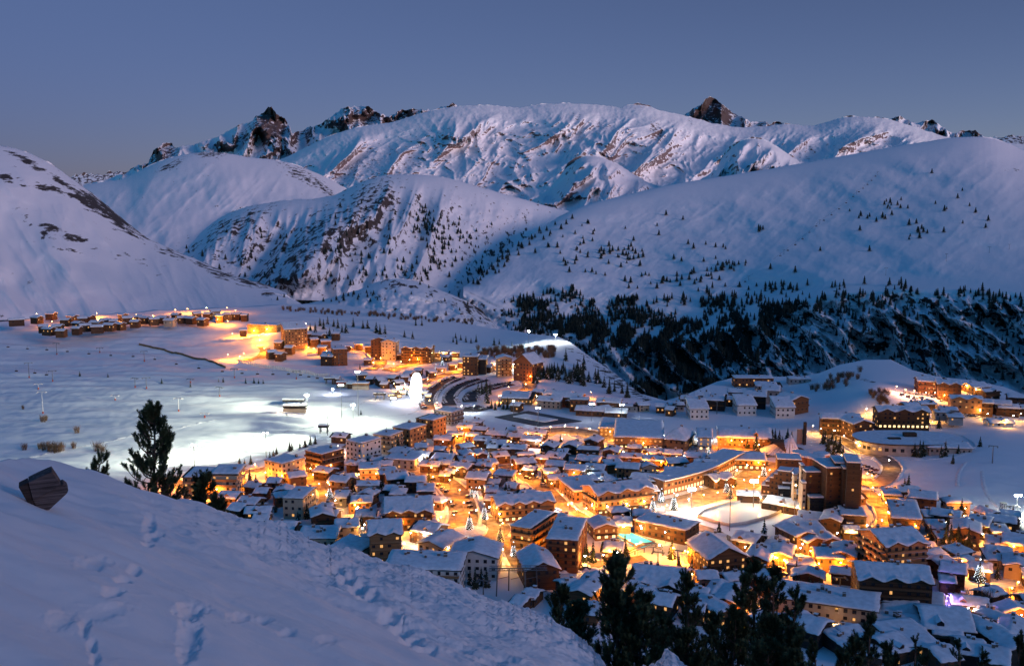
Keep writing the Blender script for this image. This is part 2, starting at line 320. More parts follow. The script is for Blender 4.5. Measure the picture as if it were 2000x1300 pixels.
L_h2 = Layer('centre_hill', [(300, 492), (330, 476), (370, 462), (400, 442), (430, 425), (470, 405), (510, 398), (560, 390), (610, 388), (650, 382), (680, 368), (700, 356), (725, 346), (760, 341), (800, 340), (845, 342), (885, 350), (930, 362), (980, 378), (1040, 394), (1080, 405), (1120, 415), (1160, 430)],
      [(300, 575), (700, 590), (1160, 575)], lambda x: 0 * x + 3500, [(300, 2250), (850, 2250), (960, 3000), (1160, 3400)], .6, step=1.8, rows=220, jag=1.2, jags=30, rel=h2_rel,
      rock=lambda X, Y, T: .24 + .85 * h2b(X, Y) + .07 * (ridged((X + Y * .3) / 26, Y / 50, 4, 51) - .8), mat=M_hill)
def h0_rel(X, Y, t): return sm(0, .3, 1 - t) * (.03 * fbm((X - Y) / 140, (X + Y) / 220, 3, 91, .4) - .006 * ridged((X - Y * .8) / 90, (X + Y) / 300, 4, 95))
h0b = blobs([(60, 320, 60, 9, 30, .33), (140, 370, 70, 9, 38, .36), (220, 420, 90, 16, 38, .44), (80, 365, 80, 9, 15, .32), (12, 348, 20, 10, 20, .45), (170, 395, 60, 14, 32, .4), (110, 450, 100, 10, 22, .30), (60, 440, 60, 6, 30, .22), (350, 500, 60, 12, 25, .24), (430, 530, 80, 14, 20, .3), (500, 550, 60, 12, 10, .38), (150, 490, 120, 5, 12, .18), (250, 500, 80, 8, 18, .2)])
L_h0 = Layer('left_slope', [(-250, 250), (-100, 262), (0, 284), (30, 289), (60, 300), (95, 316), (125, 338), (160, 362), (190, 385), (225, 415), (255, 440), (290, 466), (330, 484), (380, 505), (420, 522), (470, 542), (520, 556), (560, 572)], [(-250, 640), (0, 625), (300, 612), (560, 600)],
      [(-250, 2500), (0, 2500), (300, 2300), (560, 2050)], lambda x: 0 * x + 1500, .55, step=1.8, rows=240, jag=1.2, jags=36, rel=h0_rel, rock=lambda X, Y, T: .18 + 1.1 * h0b(X, Y) + .03 * (ridged((X - Y) / 30, (X + Y) / 60, 3, 5) - .8), mat=M_hill)
# the big smooth slope on the right with the cliff band under it
brk = poly([(900, 560), (960, 600), (1040, 640), (1150, 660), (1300, 660), (1420, 640), (1530, 600), (1620, 572), (1760, 566), (1900, 566), (2000, 572), (2300, 590)], 50)
brkD = poly([(900, 2300), (1100, 2100), (1500, 2000), (2000, 1900), (2300, 1800)], 160)
class RightMountain(Layer):
    def D(s, X, Y):
        X = np.asarray(X, float); Y = np.asarray(Y, float)
        cr = s.crestS(X); b = brk(X); ba = s.base(X)
        Dc = s.Dc(X); Dk = brkD(X)
        t = np.clip((b - Y) / np.maximum(b - cr, 1), 0, 1); up = Dc - (Dc - Dk) * (1 - t) ** .55
        up = up * (1 + sm(0, .2, 1 - t) * sm(0, .15, t) * (.036 * fbm((X * .6 + Y) / 220, (Y - X * .35) / 90, 3, 101, .4) - .0016 * ridged((X + Y * 1.1) / 60, (Y - X * .4) / 140, 4, 105) + .0022 * fbm(X / 26, Y / 16, 4, 107)))
        q = np.clip((Y - b) / np.maximum(ba - b, 1), 0, 1); lo = Dk * (1 - .16 * q)
        lo = lo * (1 - sm(0, .2, q) * .045 * (ridged((X - Y * .9) / 60, (Y + X * .3) / 110, 5, 111) - .8) - sm(0, .1, q) * .012 * fbm(X / 14, Y / 14, 4, 115))
        return np.where(Y <= b, up, lo)
crm = blobs([(1850, 660, 260, 100, 0, .22), (1500, 700, 260, 70, 0, .2), (1200, 620, 200, 60, 20, .2), (1000, 600, 60, 30, 20, .26), (1985, 333, 26, 4, 5, .5), (1830, 620, 90, 30, -30, .2), (1620, 620, 160, 30, 0, .2)])
L_r = RightMountain('right_mountain', [(905, 560), (930, 545), (965, 512), (1000, 484), (1050, 450), (1100, 417), (1150, 398), (1200, 386), (1300, 362), (1400, 346), (1500, 330), (1600, 313), (1700, 295), (1760, 284), (1820, 275), (1860, 269), (1900, 267), (1935, 268), (1960, 276), (1990, 290), (2030, 300), (2300, 330)], lambda x: 0 * x + 800,
      [(905, 2450), (1100, 3000), (1500, 3800), (2000, 4400), (2300, 4400)], lambda x: 0 * x + 1500, .55, step=2, rows=400, jag=.5, jags=50,
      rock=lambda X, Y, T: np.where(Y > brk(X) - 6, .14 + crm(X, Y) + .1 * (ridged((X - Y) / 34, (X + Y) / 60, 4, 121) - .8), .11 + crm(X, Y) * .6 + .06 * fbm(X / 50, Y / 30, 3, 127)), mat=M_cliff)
# small rocky knolls at the head of the valley
kb = blobs([(770, 556, 60, 12, 5, .34), (740, 575, 60, 10, 0, .25), (880, 590, 80, 14, 25, .30), (930, 610, 60, 20, 30, .34), (150, 575, 40, 5, 0, .2), (260, 566, 30, 10, 10, .4), (210, 580, 14, 8, 0, .35), (320, 585, 50, 4, 20, .2), (520, 572, 40, 14, 0, .35)])
L_k1 = Layer('rocky_knoll', [(560, 600), (610, 590), (660, 578), (700, 566), (730, 551), (765, 542), (800, 545), (835, 556), (870, 570), (905, 585), (940, 605), (968, 636), (985, 655)], lambda x: 0 * x + 668, lambda x: 0 * x + 1950, lambda x: 0 * x + 1550, .6, step=2, rows=80, jag=1, jags=20,
      rel=lambda X, Y, t: .02 * fbm(X / 30, Y / 20, 4, 131) * sm(0, .3, 1 - t), rock=lambda X, Y, T: .14 + kb(X, Y), mat=M_hill)
L_k2 = Layer('rocky_knoll', [(-250, 575), (-100, 585), (0, 600), (50, 600), (90, 580), (140, 568), (200, 560), (250, 558), (290, 568), (340, 580), (400, 588), (440, 595), (480, 580), (520, 570), (560, 576), (600, 600)], lambda x: 0 * x + 645, lambda x: 0 * x + 1750, lambda x: 0 * x + 1500, .6, step=2, rows=80, jag=1, jags=20,
      rel=lambda X, Y, t: .02 * fbm(X / 40, Y / 20, 4, 141) * sm(0, .3, 1 - t), rock=lambda X, Y, T: .12 + kb(X, Y), mat=M_hill)

# ---------------------------------------------------------------- valley
edge = poly([(-300, 640), (0, 628), (130, 618), (300, 606), (450, 600), (560, 594), (640, 592), (700, 600), (800, 612), (900, 630), (960, 641), (1000, 645), (1040, 652), (1090, 657), (1115, 668), (1150, 695), (1200, 728), (1250, 768), (1300, 782), (1340, 770), (1400, 745), (1440, 735), (1560, 735), (1600, 728), (1640, 712), (1690, 702), (1740, 702), (1780, 722), (1830, 735), (1900, 742), (1960, 755), (2000, 770), (2300, 800)])
def z0(X, Y):
    X = np.asarray(X, float); Y = np.asarray(Y, float)
    g = lambda cx, cy, sx, sy, a: a * np.exp(-((X - cx) / sx) ** 2 - ((Y - cy) / sy) ** 2)
    z = g(1090, 670, 110, 60, 16) + g(1700, 745, 110, 55, 16) + g(1850, 760, 120, 50, 8)
    z = z + 26 * sm(720, 590, Y) * sm(1050, 700, X) + 4 * sm(760, 900, Y) * sm(760, 500, X) * 0
    z = z + g(300, 850, 400, 40, 3) + g(60, 760, 300, 30, -2) + g(500, 810, 120, 16, 2)
    z = z + g(1950, 880, 130, 60, 6) + g(560, 655, 60, 18, 3) + g(1000, 600, 80, 60, -3)
    return z
def vD(X, Y, h=0):
    s = ray(X, Y)[2]
    return (HC - z0(X, Y) - h) / np.maximum(-s, .02)
def vnoise(X, Y, wx, wy):
    """wind and piste waves on the open snow, calm under the village"""
    X = np.asarray(X, float); Y = np.asarray(Y, float)
    lim = np.interp(X, [-300, 100, 330, 480, 600, 700, 760, 860], [960, 950, 935, 905, 875, 830, 790, 700])
    m = sm(lim + 8, lim - 25, Y) * sm(870, 760, X)
    a = np.interp(Y, [600, 680, 760, 900], [1.6, 2.6, 2.8, 2.2])
    n = fbm((wx + wy * .25) / 85, wy / 20, 4, 201, .5) * a
    n = n - .9 * np.abs(fbm((wx + wy * .5) / 120, wy / 34, 3, 211))
    m2 = sm(1740, 1800, X) * sm(1050, 1010, Y) * sm(820, 850, Y)
    return n * m + m2 * .6 * fbm(wx / 30, wy / 20, 3, 221) + .12 * fbm(wx / 9, wy / 9, 2, 231)
X = np.concatenate([np.arange(-300, 0, 8), np.arange(0, 2000, 2.5), np.arange(2000, 2301, 8)])
T = np.linspace(0, 1, 420)
XX = np.tile(X, (len(T), 1)); ed = edge(X)
YY = 1420 + (ed - 1420) * T[:, None] ** .8
P = P3(XX, YY, vD(XX, YY)); P[..., 2] += vnoise(XX, YY, P[..., 0], P[..., 1])
top = P[-1]; hd = top[:, :2] / np.linalg.norm(top[:, :2], axis=1)[:, None]; back = []
for a, b in ((4, 3), (14, 14), (40, 50), (110, 150), (200, 260)):
    q = top.copy(); q[:, :2] += hd * a; q[:, 2] -= b; back.append(q)
vb = blobs([(1140, 700, 60, 14, 35, .34), (1200, 740, 60, 20, 38, .42), (1240, 760, 50, 14, 40, .5), (1170, 690, 50, 12, 35, .4), (1690, 742, 26, 5, 15, .4), (1640, 745, 16, 5, 10, .3), (1620, 776, 20, 5, 0, .3), (1130, 725, 10, 10, 0, .3)])
rk = .05 + vb(XX, YY); A = np.concatenate([P, np.array(back)], 0)
rk = np.concatenate([rk, np.full((5, len(X)), .4)], 0)
M_valley = snow_rock('valley_snow', (.05, .045, .04), (.1, .08, .06), .12, None, .3, .12)
tag(link('valley_snowfield', grid_mesh('valley_snowfield', A, M_valley, {'rock': rk})), kind='structure')
def G(px, py, h=0.0, lift=0.0):
    """valley ground point whose spot h metres up shows at (px, py)"""
    s = ray(px, py); D = float(vD(px, py, h)); x = float(s[0]) * D; y = float(s[1]) * D
    gy = py
    if h:   # image row of the ground under that spot
        zz = -(HC - float(z0(px, py))) / D; gy = 650 + F * math.tan(math.atan(-zz) - PITCH) if abs(zz) < 3 else py
        D = float(vD(px, gy)); # settle
        D = (HC - float(z0(px, gy)) - h) / max(-float(s[2]), .02); x = float(s[0]) * D; y = float(s[1]) * D
    z = float(z0(px, gy)) + float(vnoise(px, gy, x, y))
    return Vector((x, y, z + lift))
def px_of(p):
    x, y, z = p[0], p[1], p[2] - HC
    d = y * CP - z * SP; u = y * SP + z * CP
    return 1000 + F * x / d, 650 - F * u / d

# ---------------------------------------------------------------- foreground slope
fc = poly([(-400, 850), (-100, 870), (0, 888), (60, 898), (130, 908), (200, 925), (260, 950), (300, 961), (330, 968), (380, 980), (440, 997), (500, 1014), (550, 1026), (600, 1050), (640, 1064), (700, 1080), (740, 1096), (800, 1112), (860, 1130), (900, 1146), (960, 1168), (1000, 1175), (1036, 1187), (1068, 1196), (1094, 1212), (1128, 1236), (1155, 1266), (1185, 1302), (1240, 1312), (1270, 1300), (1298, 1272), (1320, 1280), (1345, 1300), (1400, 1350), (1500, 1400), (1700, 1480), (2300, 1700)])
def invD(X, Y): return np.maximum(.143 - .0000873 * X - .000239 * (1300 - Y), .0035)
def crestpx(X):
    return fc(X) + 2.2 * fbm(X / 22., X * 0 + 3, 4, 301) + sm(300, 500, X) * 3 * fbm(X / 9., X * 0, 3, 305)
dents = [(292, 1022, 14, 20, .5), (300, 1042, 22, 9, .6), (288, 1062, 13, 14, .5), (262, 1112, 16, 10, .5), (240, 1135, 22, 9, .6), (222, 1158, 26, 10, .5), (205, 1185, 60, 12, .2), (165, 1205, 12, 22, .7), (178, 1240, 12, 16, .6), (185, 1270, 12, 22, .6), (120, 1190, 34, 20, .2),
         (372, 1195, 34, 20, .4), (370, 1235, 26, 28, .45), (365, 1265, 24, 20, .4), (470, 1205, 30, 14, .35), (510, 1210, 26, 10, .4), (560, 1240, 20, 10, .35), (180, 1100, 40, 16, .2), (640, 1258, 26, 10, .3),
         (655, 1108, 20, 9, .5), (680, 1125, 22, 12, .7), (700, 1143, 22, 12, .7), (720, 1160, 24, 11, .7), (738, 1166, 14, 7, .4), (760, 1196, 26, 12, .5), (785, 1218, 26, 14, .7), (805, 1238, 26, 14, .6), (830, 1262, 28, 12, .5), (900, 1262, 40, 12, .25), (1020, 1238, 44, 12, .35), (1075, 1262, 44, 12, .3), (960, 1285, 50, 12, .3), (1120, 1250, 20, 8, .3)]
X = np.arange(-400, 2300, 3.0); rows = 460; T = np.linspace(0, 1, rows)
XX = np.tile(X, (rows, 1)); cr = crestpx(X); bot = np.maximum(1330, cr + 60)
YY = bot + (cr - bot) * T[:, None] ** .9
P = P3(XX, YY, 1 / invD(XX, YY)); wx, wy = P[..., 0], P[..., 1]
dn = (YY - cr)   # pixels under the crest
band = sm(130, 20, dn - 20 * fbm(XX / 60, YY / 40, 3, 333)) * sm(150, 500, XX) * .9 + .12
band = np.maximum(band, .75 * np.exp(-((YY - 1130 - (XX - 700) * .55) / 46.) ** 2) * sm(620, 720, XX))
band = np.maximum(band, .35 * np.exp(-((XX - 230) / 60.) ** 2 - ((YY - 1150) / 50.) ** 2))
lump = fbm(wx / 1.1, wy / 1.5, 4, 311, .5); chunk = np.maximum(ridged(wx / .6, wy / .8, 3, 321, .5) - 1.0, 0)
dz = .30 * fbm(wx / 9, wy / 9, 3, 341) + .13 * fbm(wx / 2.6, wy / 2.2, 3, 343) + .03 * fbm((wx + wy * .3) / 1.6, wy / .8, 3, 345) + band * (.21 * lump + .07 * chunk) * np.interp(dn, [0, 40], [.8, 1])
for (cx, cy, sx, sy, a) in dents:
    sx, sy = sx * .72, sy * .72
    wob = 1 + .8 * fbm(XX / 14, YY / 10, 2, int(cx))
    r2 = ((XX - cx) / sx) ** 2 + ((YY - cy) / sy) ** 2; e = np.exp(-(r2 * wob) ** 1.4)
    a = a * 1.6 * min(sx, sy * 1.6) / F / invD(XX, YY); dz -= a * e; dz += a * .07 * np.exp(-((np.sqrt(r2) - 1.35) / .35) ** 2)
P[..., 2] += dz
top = P[-1]; hd = top[:, :2] / np.linalg.norm(top[:, :2], axis=1)[:, None]; back = []
for a, b in ((.3, .25), (1.5, 1.2), (5, 3.6), (15, 10), (40, 24.5), (90, 52), (160, 88), (230, 125), (290, 170)):
    q = top.copy(); q[:, :2] += hd * a; q[:, 2] -= b
    if a > 3: q[:, 2] += .9 * fbm(q[:, 0] / 12, q[:, 1] / 12, 3, 351)
    back.append(q)
A = np.concatenate([P, np.array(back)], 0)
M_near = snow_rock('near_snow', scale=.5, bump=.4, bscale=7, snow=(.80, .81, .84))
tag(link('foreground_snow_slope', grid_mesh('foreground_snow_slope', A, M_near, {'rock': np.zeros(A.shape[:2])})), kind='structure')
def near(px, py):
    return Vector([float(v) for v in P3(px, py, 1 / float(invD(px, py)))])
def below(px, extra):
    """point on the hillside that falls from the crest to the village"""
    c = float(crestpx(np.array([float(px)]))[0]); D0 = 1 / float(invD(px, c)); p = P3(px, c, D0)
    h = p[:2] / np.linalg.norm(p[:2]); return Vector((p[0] + h[0] * extra, p[1] + h[1] * extra, p[2] - np.interp(extra, [0, 1.5, 5, 15, 40, 90, 160, 230], [0, 1.2, 3.6, 10, 24.5, 52, 88, 125])))
# ---------------------------------------------------------------- village materials
M_snow = simple('roof_snow', (.72, .75, .80), .7, .10, .5, bump=.4)
M_wood = wood('dark_timber', (.07, .038, .022)); M_brown = wood('brown_timber', (.11, .055, .026)); M_pale = wood('pale_timber', (.22, .13, .065), .25)
M_cream = simple('cream_plaster', (.38, .31, .23), .85, .1, .3); M_white = simple('white_render', (.56, .56, .54), .85, .08, .3)
M_grey = simple('grey_concrete', (.30, .29, .28), .85, .15, .3); M_orange = simple('ochre_render', (.28, .15, .07), .85, .12, .3)
M_brick = simple('red_brown_render', (.19, .075, .035), .85, .15, .3); M_black = wood('blackened_timber', (.03, .024, .022))
M_eave = simple('eave_board', (.05, .035, .025), .8); M_glass = simple('dark_glass', (.02, .025, .035), .12, .1, 1)
M_metal = simple('grey_steel', (.16, .17, .18), .5, .1, 2, .6); M_wmetal = simple('white_steel', (.62, .6, .58), .5, .1, 2)
M_stone = simple('chimney_stone', (.16, .13, .11), .9, .3, 2); M_green = simple('green_tarpaulin', (.03, .12, .08), .6, .2, .6)
M_lit = emis('lit_window', (1, .48, .15), 1.1); M_lit2 = emis('bright_shop_window', (1, .66, .30), 2.6); M_litw = emis('white_lit_panel', (.8, .9, 1), 7)
M_bulb = emis('sodium_bulb', (1, .62, .25), 60); M_bulbw = emis('white_bulb', (1, .95, .85), 90); M_bulbc = emis('cool_bulb', (.8, .92, 1), 90)
M_fairy = emis('fairy_light', (.75, .88, 1), 9); M_fairyw = emis('warm_fairy_light', (1, .7, .35), 6); M_purple = emis('violet_light', (.45, .25, 1), 9)
M_pink = emis('red_light', (1, .2, .15), 6); M_gr = emis('green_light', (.2, 1, .4), 6)
WALL = dict(d=M_wood, b=M_brown, p=M_pale, c=M_cream, w=M_white, g=M_grey, o=M_orange, r=M_brick, k=M_black)
WNAME = dict(d='dark timber', b='brown timber', p='pale timber', c='cream', w='white', g='grey', o='ochre', r='red-brown', k='blackened timber')

# shared window meshes, 1.2 x 1.3 m, facing -y
def win_mesh(name, pane):
    m = MB(); m.box(-.72, .72, -.10, .02, -.78, .78, 0); me = m.mesh(name, [M_eave]); return me
def pane_mesh(name, mt):
    m = MB(); m.quad([(-.6, -.105, -.66), (-.04, -.105, -.66), (-.04, -.105, .66), (-.6, -.105, .66)]); m.quad([(.04, -.105, -.66), (.6, -.105, -.66), (.6, -.105, .66), (.04, -.105, .66)])
    return m.mesh(name, [mt])
def win_one(name, mt):
    m = MB(); m.box(-.72, .72, -.10, .02, -.78, .78, 0)
    m.quad([(-.6, -.105, -.66), (-.04, -.105, -.66), (-.04, -.105, .66), (-.6, -.105, .66)], 1); m.quad([(.04, -.105, -.66), (.6, -.105, -.66), (.6, -.105, .66), (.04, -.105, .66)], 1)
    return m.mesh(name, [M_eave, mt])
W_dark = win_one('window', M_glass); W_lit = win_one('window_lit', M_lit); W_shop = win_one('window_shop', M_lit2)

def slab(zf, x0, x1, y0, y1, nx, ny, thick, mt, name, parent, lift=0, pillow=0, seed=0, rag=0):
    xs = np.linspace(0, 1, nx + 1); ys = np.linspace(0, 1, ny + 1)
    u, v = np.meshgrid(xs, ys)
    if pillow: u = u + np.sin(2 * np.pi * u) * -.06 * 0; 
    Xg = x0 + (x1 - x0) * u; Yg = y0 + (y1 - y0) * v
    if rag:
        e = fbm(Xg * .45 + seed, Yg * .45, 2, 3) * rag
        Xg = Xg + e * ((u == 0) * 1. - (u == 1) * 1.); Yg = Yg + e * ((v == 0) * 1. - (v == 1) * 1.)
    zb = zf(Xg, Yg) + lift
    ed = np.minimum(np.minimum(Xg - x0, x1 - Xg), np.minimum(Yg - y0, y1 - Yg))
    tt = thick * (1 if not pillow else (.35 + .65 * np.clip(ed / .9, 0, 1) ** .6))
    zt = zb + tt + (pillow * fbm(Xg * .3 + seed, Yg * .3, 3, 5) if pillow else 0)
    n = (nx + 1) * (ny + 1); V = np.concatenate([np.stack([Xg, Yg, zt], -1).reshape(-1, 3), np.stack([Xg, Yg, zb], -1).reshape(-1, 3)])
    idx = np.arange(n).reshape(ny + 1, nx + 1); f = []
    a, b_, c, d_ = idx[:-1, :-1], idx[:-1, 1:], idx[1:, 1:], idx[1:, :-1]
    f += np.stack([a, b_, c, d_], -1).reshape(-1, 4).tolist(); f += (np.stack([d_, c, b_, a], -1).reshape(-1, 4) + n).tolist()
    for e in (idx[0], idx[:, -1], idx[-1][::-1], idx[:, 0][::-1]):
        f += [(int(e[i]), int(e[i]) + n, int(e[i + 1]) + n, int(e[i + 1])) for i in range(len(e) - 1)]
    me = bpy.data.meshes.new(name); me.from_pydata(V.tolist(), [], f); me.materials.append(mt)
    if pillow: me.polygons.foreach_set('use_smooth', [True] * len(f))
    me.update(); return link(name, me, parent)

FOOT = []   # footprints: (x, y, rot, hw, hd, h)
BLD = []    # things waiting for a label: (root, px, py, description, noun)
def roof_fn(kind, w, d, h, pitch=.32, n=3):
    if kind == 'F': return lambda x, y: h + 0 * x + .02 * y
    if kind == 'S': return lambda x, y: h + pitch * .35 * (y + d / 2)
    if kind == 'L': return lambda x, y: h + pitch * .9 * (y + d / 2)
    if kind == 'G': return lambda x, y: h + pitch * (d / 2 - np.abs(y)) + 0 * x
    if kind == 'H': return lambda x, y: h + pitch * (w / 2 - np.abs(x)) + 0 * y
    if kind == 'P': return lambda x, y: h + np.minimum(pitch * (d / 2 - np.abs(y)), pitch * 1.1 * (w / 2 - np.abs(x)))
    if kind == 'C': return lambda x, y: h + pitch * .8 * (d / 2) * (1 - (2 * y / d) ** 2) + 0 * x
    if kind == 'M':
        gw = w / n
        return lambda x, y: np.maximum(h + pitch * (d / 2 - np.abs(y)), np.where(y < 0, h + pitch * 1.35 * (gw * .36 - np.abs((x + w / 2) % gw - gw / 2)), -99))
def walls(zf, w, d, mt, parent, z0=-2.5, name='wall', nseg=1):
    m = MB(); P = []
    for (ax, ay), (bx, by), L in (((-w / 2, -d / 2), (w / 2, -d / 2), w), ((w / 2, -d / 2), (w / 2, d / 2), d), ((w / 2, d / 2), (-w / 2, d / 2), w), ((-w / 2, d / 2), (-w / 2, -d / 2), d)):
        k = max(2, nseg if L == w else 2)
        k = k + k % 2
        for i in range(k): t = i / k; P.append((ax + (bx - ax) * t, ay + (by - ay) * t))
    Z = [float(zf(np.float64(x), np.float64(y))) - .04 for x, y in P]
    for i in range(len(P)):
        j = (i + 1) % len(P); a, b = P[i], P[j]
        m.quad([(a[0], a[1], z0), (b[0], b[1], z0), (b[0], b[1], Z[j]), (a[0], a[1], Z[i])])
    return m.build(name, mt, parent)
def house(px, py, w, d, h, rot, kind, wall, desc=None, noun='chalet', lit=.25, name=None, wins='auto', balc=False, n=3, shop=False, pitch=.32, chim=1, cat=None, ov=1.0, label=None, small=False, snow=M_snow, at=None, step=3.1):
    rz = R(rot); g = G(px, py, h) if at is None else at
    name = name or ('chalet' if noun == 'chalet' else noun.split()[-1] if len(noun.split()) > 1 else noun)
    root = empty(name.replace(' ', '_'), g, rz)
    FOOT.append((g.x, g.y, rz, w / 2, d / 2, h))
    zf = roof_fn(kind, w, d, h, pitch, n); mt = WALL[wall]
    walls(zf, w, d, mt, root, nseg=n * 6 if kind == 'M' else 2)
    nx = n * 12 if kind == 'M' else 8; ny = 10 if kind in 'GMPC' else 6
    if small: nx, ny = (2, 2)
    if kind == 'H' or kind == 'P': nx = 8 if not small else 2
    o = ov if kind != 'F' else ov * .35
    rf = slab(zf, -w / 2 - o, w / 2 + o, -d / 2 - o, d / 2 + o, nx, ny, .28, M_eave, 'roof', root)
    sx0, sx1, sy0, sy1 = -w / 2 - o + .12, w / 2 + o - .12, -d / 2 - o + .12, d / 2 + o - .12; q_ = rnd.random()
    if not small and kind in 'GSFPC' and w < 26:
        if q_ < .10: sy0 += d * rnd.uniform(.08, .22)
        elif q_ < .18: sx0 += w * rnd.uniform(.06, .2)
        elif q_ < .26: sx1 -= w * rnd.uniform(.06, .2)
    if not small and kind in 'GC' and w > 9 and rnd.random() < .45:
        dx_ = rnd.uniform(-.25, .25) * w; zb_ = float(zf(np.float64(dx_), np.float64(-d * .30))); m = MB(); u_, y_ = 1.2, -d / 2 + .3
        m.box(dx_ - u_, dx_ + u_, y_, y_ + d * .3, zb_ - 1.2, zb_ + .9); m.quad([(dx_ - u_, y_, zb_ + .9), (dx_ + u_, y_, zb_ + .9), (dx_, y_, zb_ + 1.7)]); m.quad([(dx_ - u_ - .4, y_ - .4, zb_ + .75), (dx_, y_ - .4, zb_ + 1.85), (dx_, y_ + d * .4, zb_ + 1.85), (dx_ - u_ - .4, y_ + d * .4, zb_ + .75)], 1); m.quad([(dx_, y_ - .4, zb_ + 1.85), (dx_ + u_ + .4, y_ - .4, zb_ + .75), (dx_ + u_ + .4, y_ + d * .4, zb_ + .75), (dx_, y_ + d * .4, zb_ + 1.85)], 1)
        m.quad([(dx_ - .6, y_ - .02, zb_ - .1), (dx_ + .6, y_ - .02, zb_ - .1), (dx_ + .6, y_ - .02, zb_ + .8), (dx_ - .6, y_ - .02, zb_ + .8)], 2); m.build('dormer', [mt, snow, M_lit if rnd.random() < .2 else M_glass], rf)
    slab(zf, sx0, sx1, sy0, sy1, nx * (1 if small else 2), ny * (1 if small else 2), .5 + .3 * rnd.random(), snow, 'snow_cover', rf, lift=.28, pillow=0 if small else .35, seed=px * .13, rag=0 if small else .5)
    for c in range(chim if not small else 0):
        cx = rnd.uniform(-.3, .3) * w; cy = rnd.uniform(-.1, .35) * d; z = float(zf(np.float64(cx), np.float64(cy)))
        m = MB(); s_ = rnd.uniform(.4, .8); m.box(cx - s_, cx + s_, cy - s_ * .8, cy + s_ * .8, z - .3, z + 1.5 + rnd.random()); m.box(cx - s_ - .15, cx + s_ + .15, cy - s_ * .8 - .15, cy + s_ * .8 + .15, z + 1.55 + .5, z + 2.2, 1)
        m.build('chimney', [M_stone, M_snow], rf)
    # sides that face the viewer
    ca, sa = math.cos(rz), math.sin(rz); to = Vector((-g.x, -g.y)).normalized()
    sides = [((0, -1), w, d / 2, 0), ((1, 0), d, w / 2, R(90)), ((0, 1), w, d / 2, R(180)), ((-1, 0), d, w / 2, R(-90))]
    fl = max(1, int((h - .6) / 2.7)) if wins == 'auto' else wins
    for (nx_, ny_), L, off, a in sides:
        wn = Vector((nx_ * ca - ny_ * sa, nx_ * sa + ny_ * ca))
        if wn.dot(to) < .12: continue
        cnt = max(1, int(L / step))
        if small: cnt = min(cnt, 2)
        front = (nx_, ny_) == (0, -1)
        for f in range(fl if not small else 1):
            zc = .4 + (f + .5) * (h - .4) / fl
            for i in range(cnt):
                if not (front and shop and f == 0) and rnd.random() < .12: continue
                t = (i + .5) / cnt * L - L / 2
                me = W_shop if (shop and f == 0 and front) else (W_lit if rnd.random() < lit else W_dark)
                s2 = (1.3, 1, 1.2) if (shop and f == 0 and front) else (rnd.choice([.8, 1, 1]), 1, rnd.choice([.85, 1]))
                # local position on that side
                lx = t * math.cos(a) + off * math.sin(a); ly = t * math.sin(a) - off * math.cos(a)
                link('window', me, root, (lx, ly, zc), a, s2)
            if balc and f > 0 and (balc == 2 or front):
                m = MB(); z = f * (h - .4) / fl + .35; q = L / 2 - .4
                m.box(-q, q, -off - 1.35, -off - .002, z - .18, z); m.box(-q, q, -off - 1.35, -off - 1.25, z, z + .95, 1)
                for e in (-q, q - .1): m.box(e, e + .1, -off - 1.25, -off - .004, z, z + .95, 1)
                bo = m.build('balcony', [M_grey if balc == 2 else M_eave, M_pale if wall in 'wcop' else M_brown], root); bo.rotation_euler = (0, 0, a)
    if shop:
        m = MB(); m.box(-w / 2, w / 2, -d / 2 - 2.2, -d / 2 - .003, 3.0, 3.25); m.build('shop_canopy', M_eave, root)
    D_ = math.hypot(g.x, g.y)
    if label: tag(root, label, cat or noun)
    else: BLD.append((root, px, py, desc or WNAME[wall], noun, w * h, kind))
    if cat: root['category'] = cat
    return root
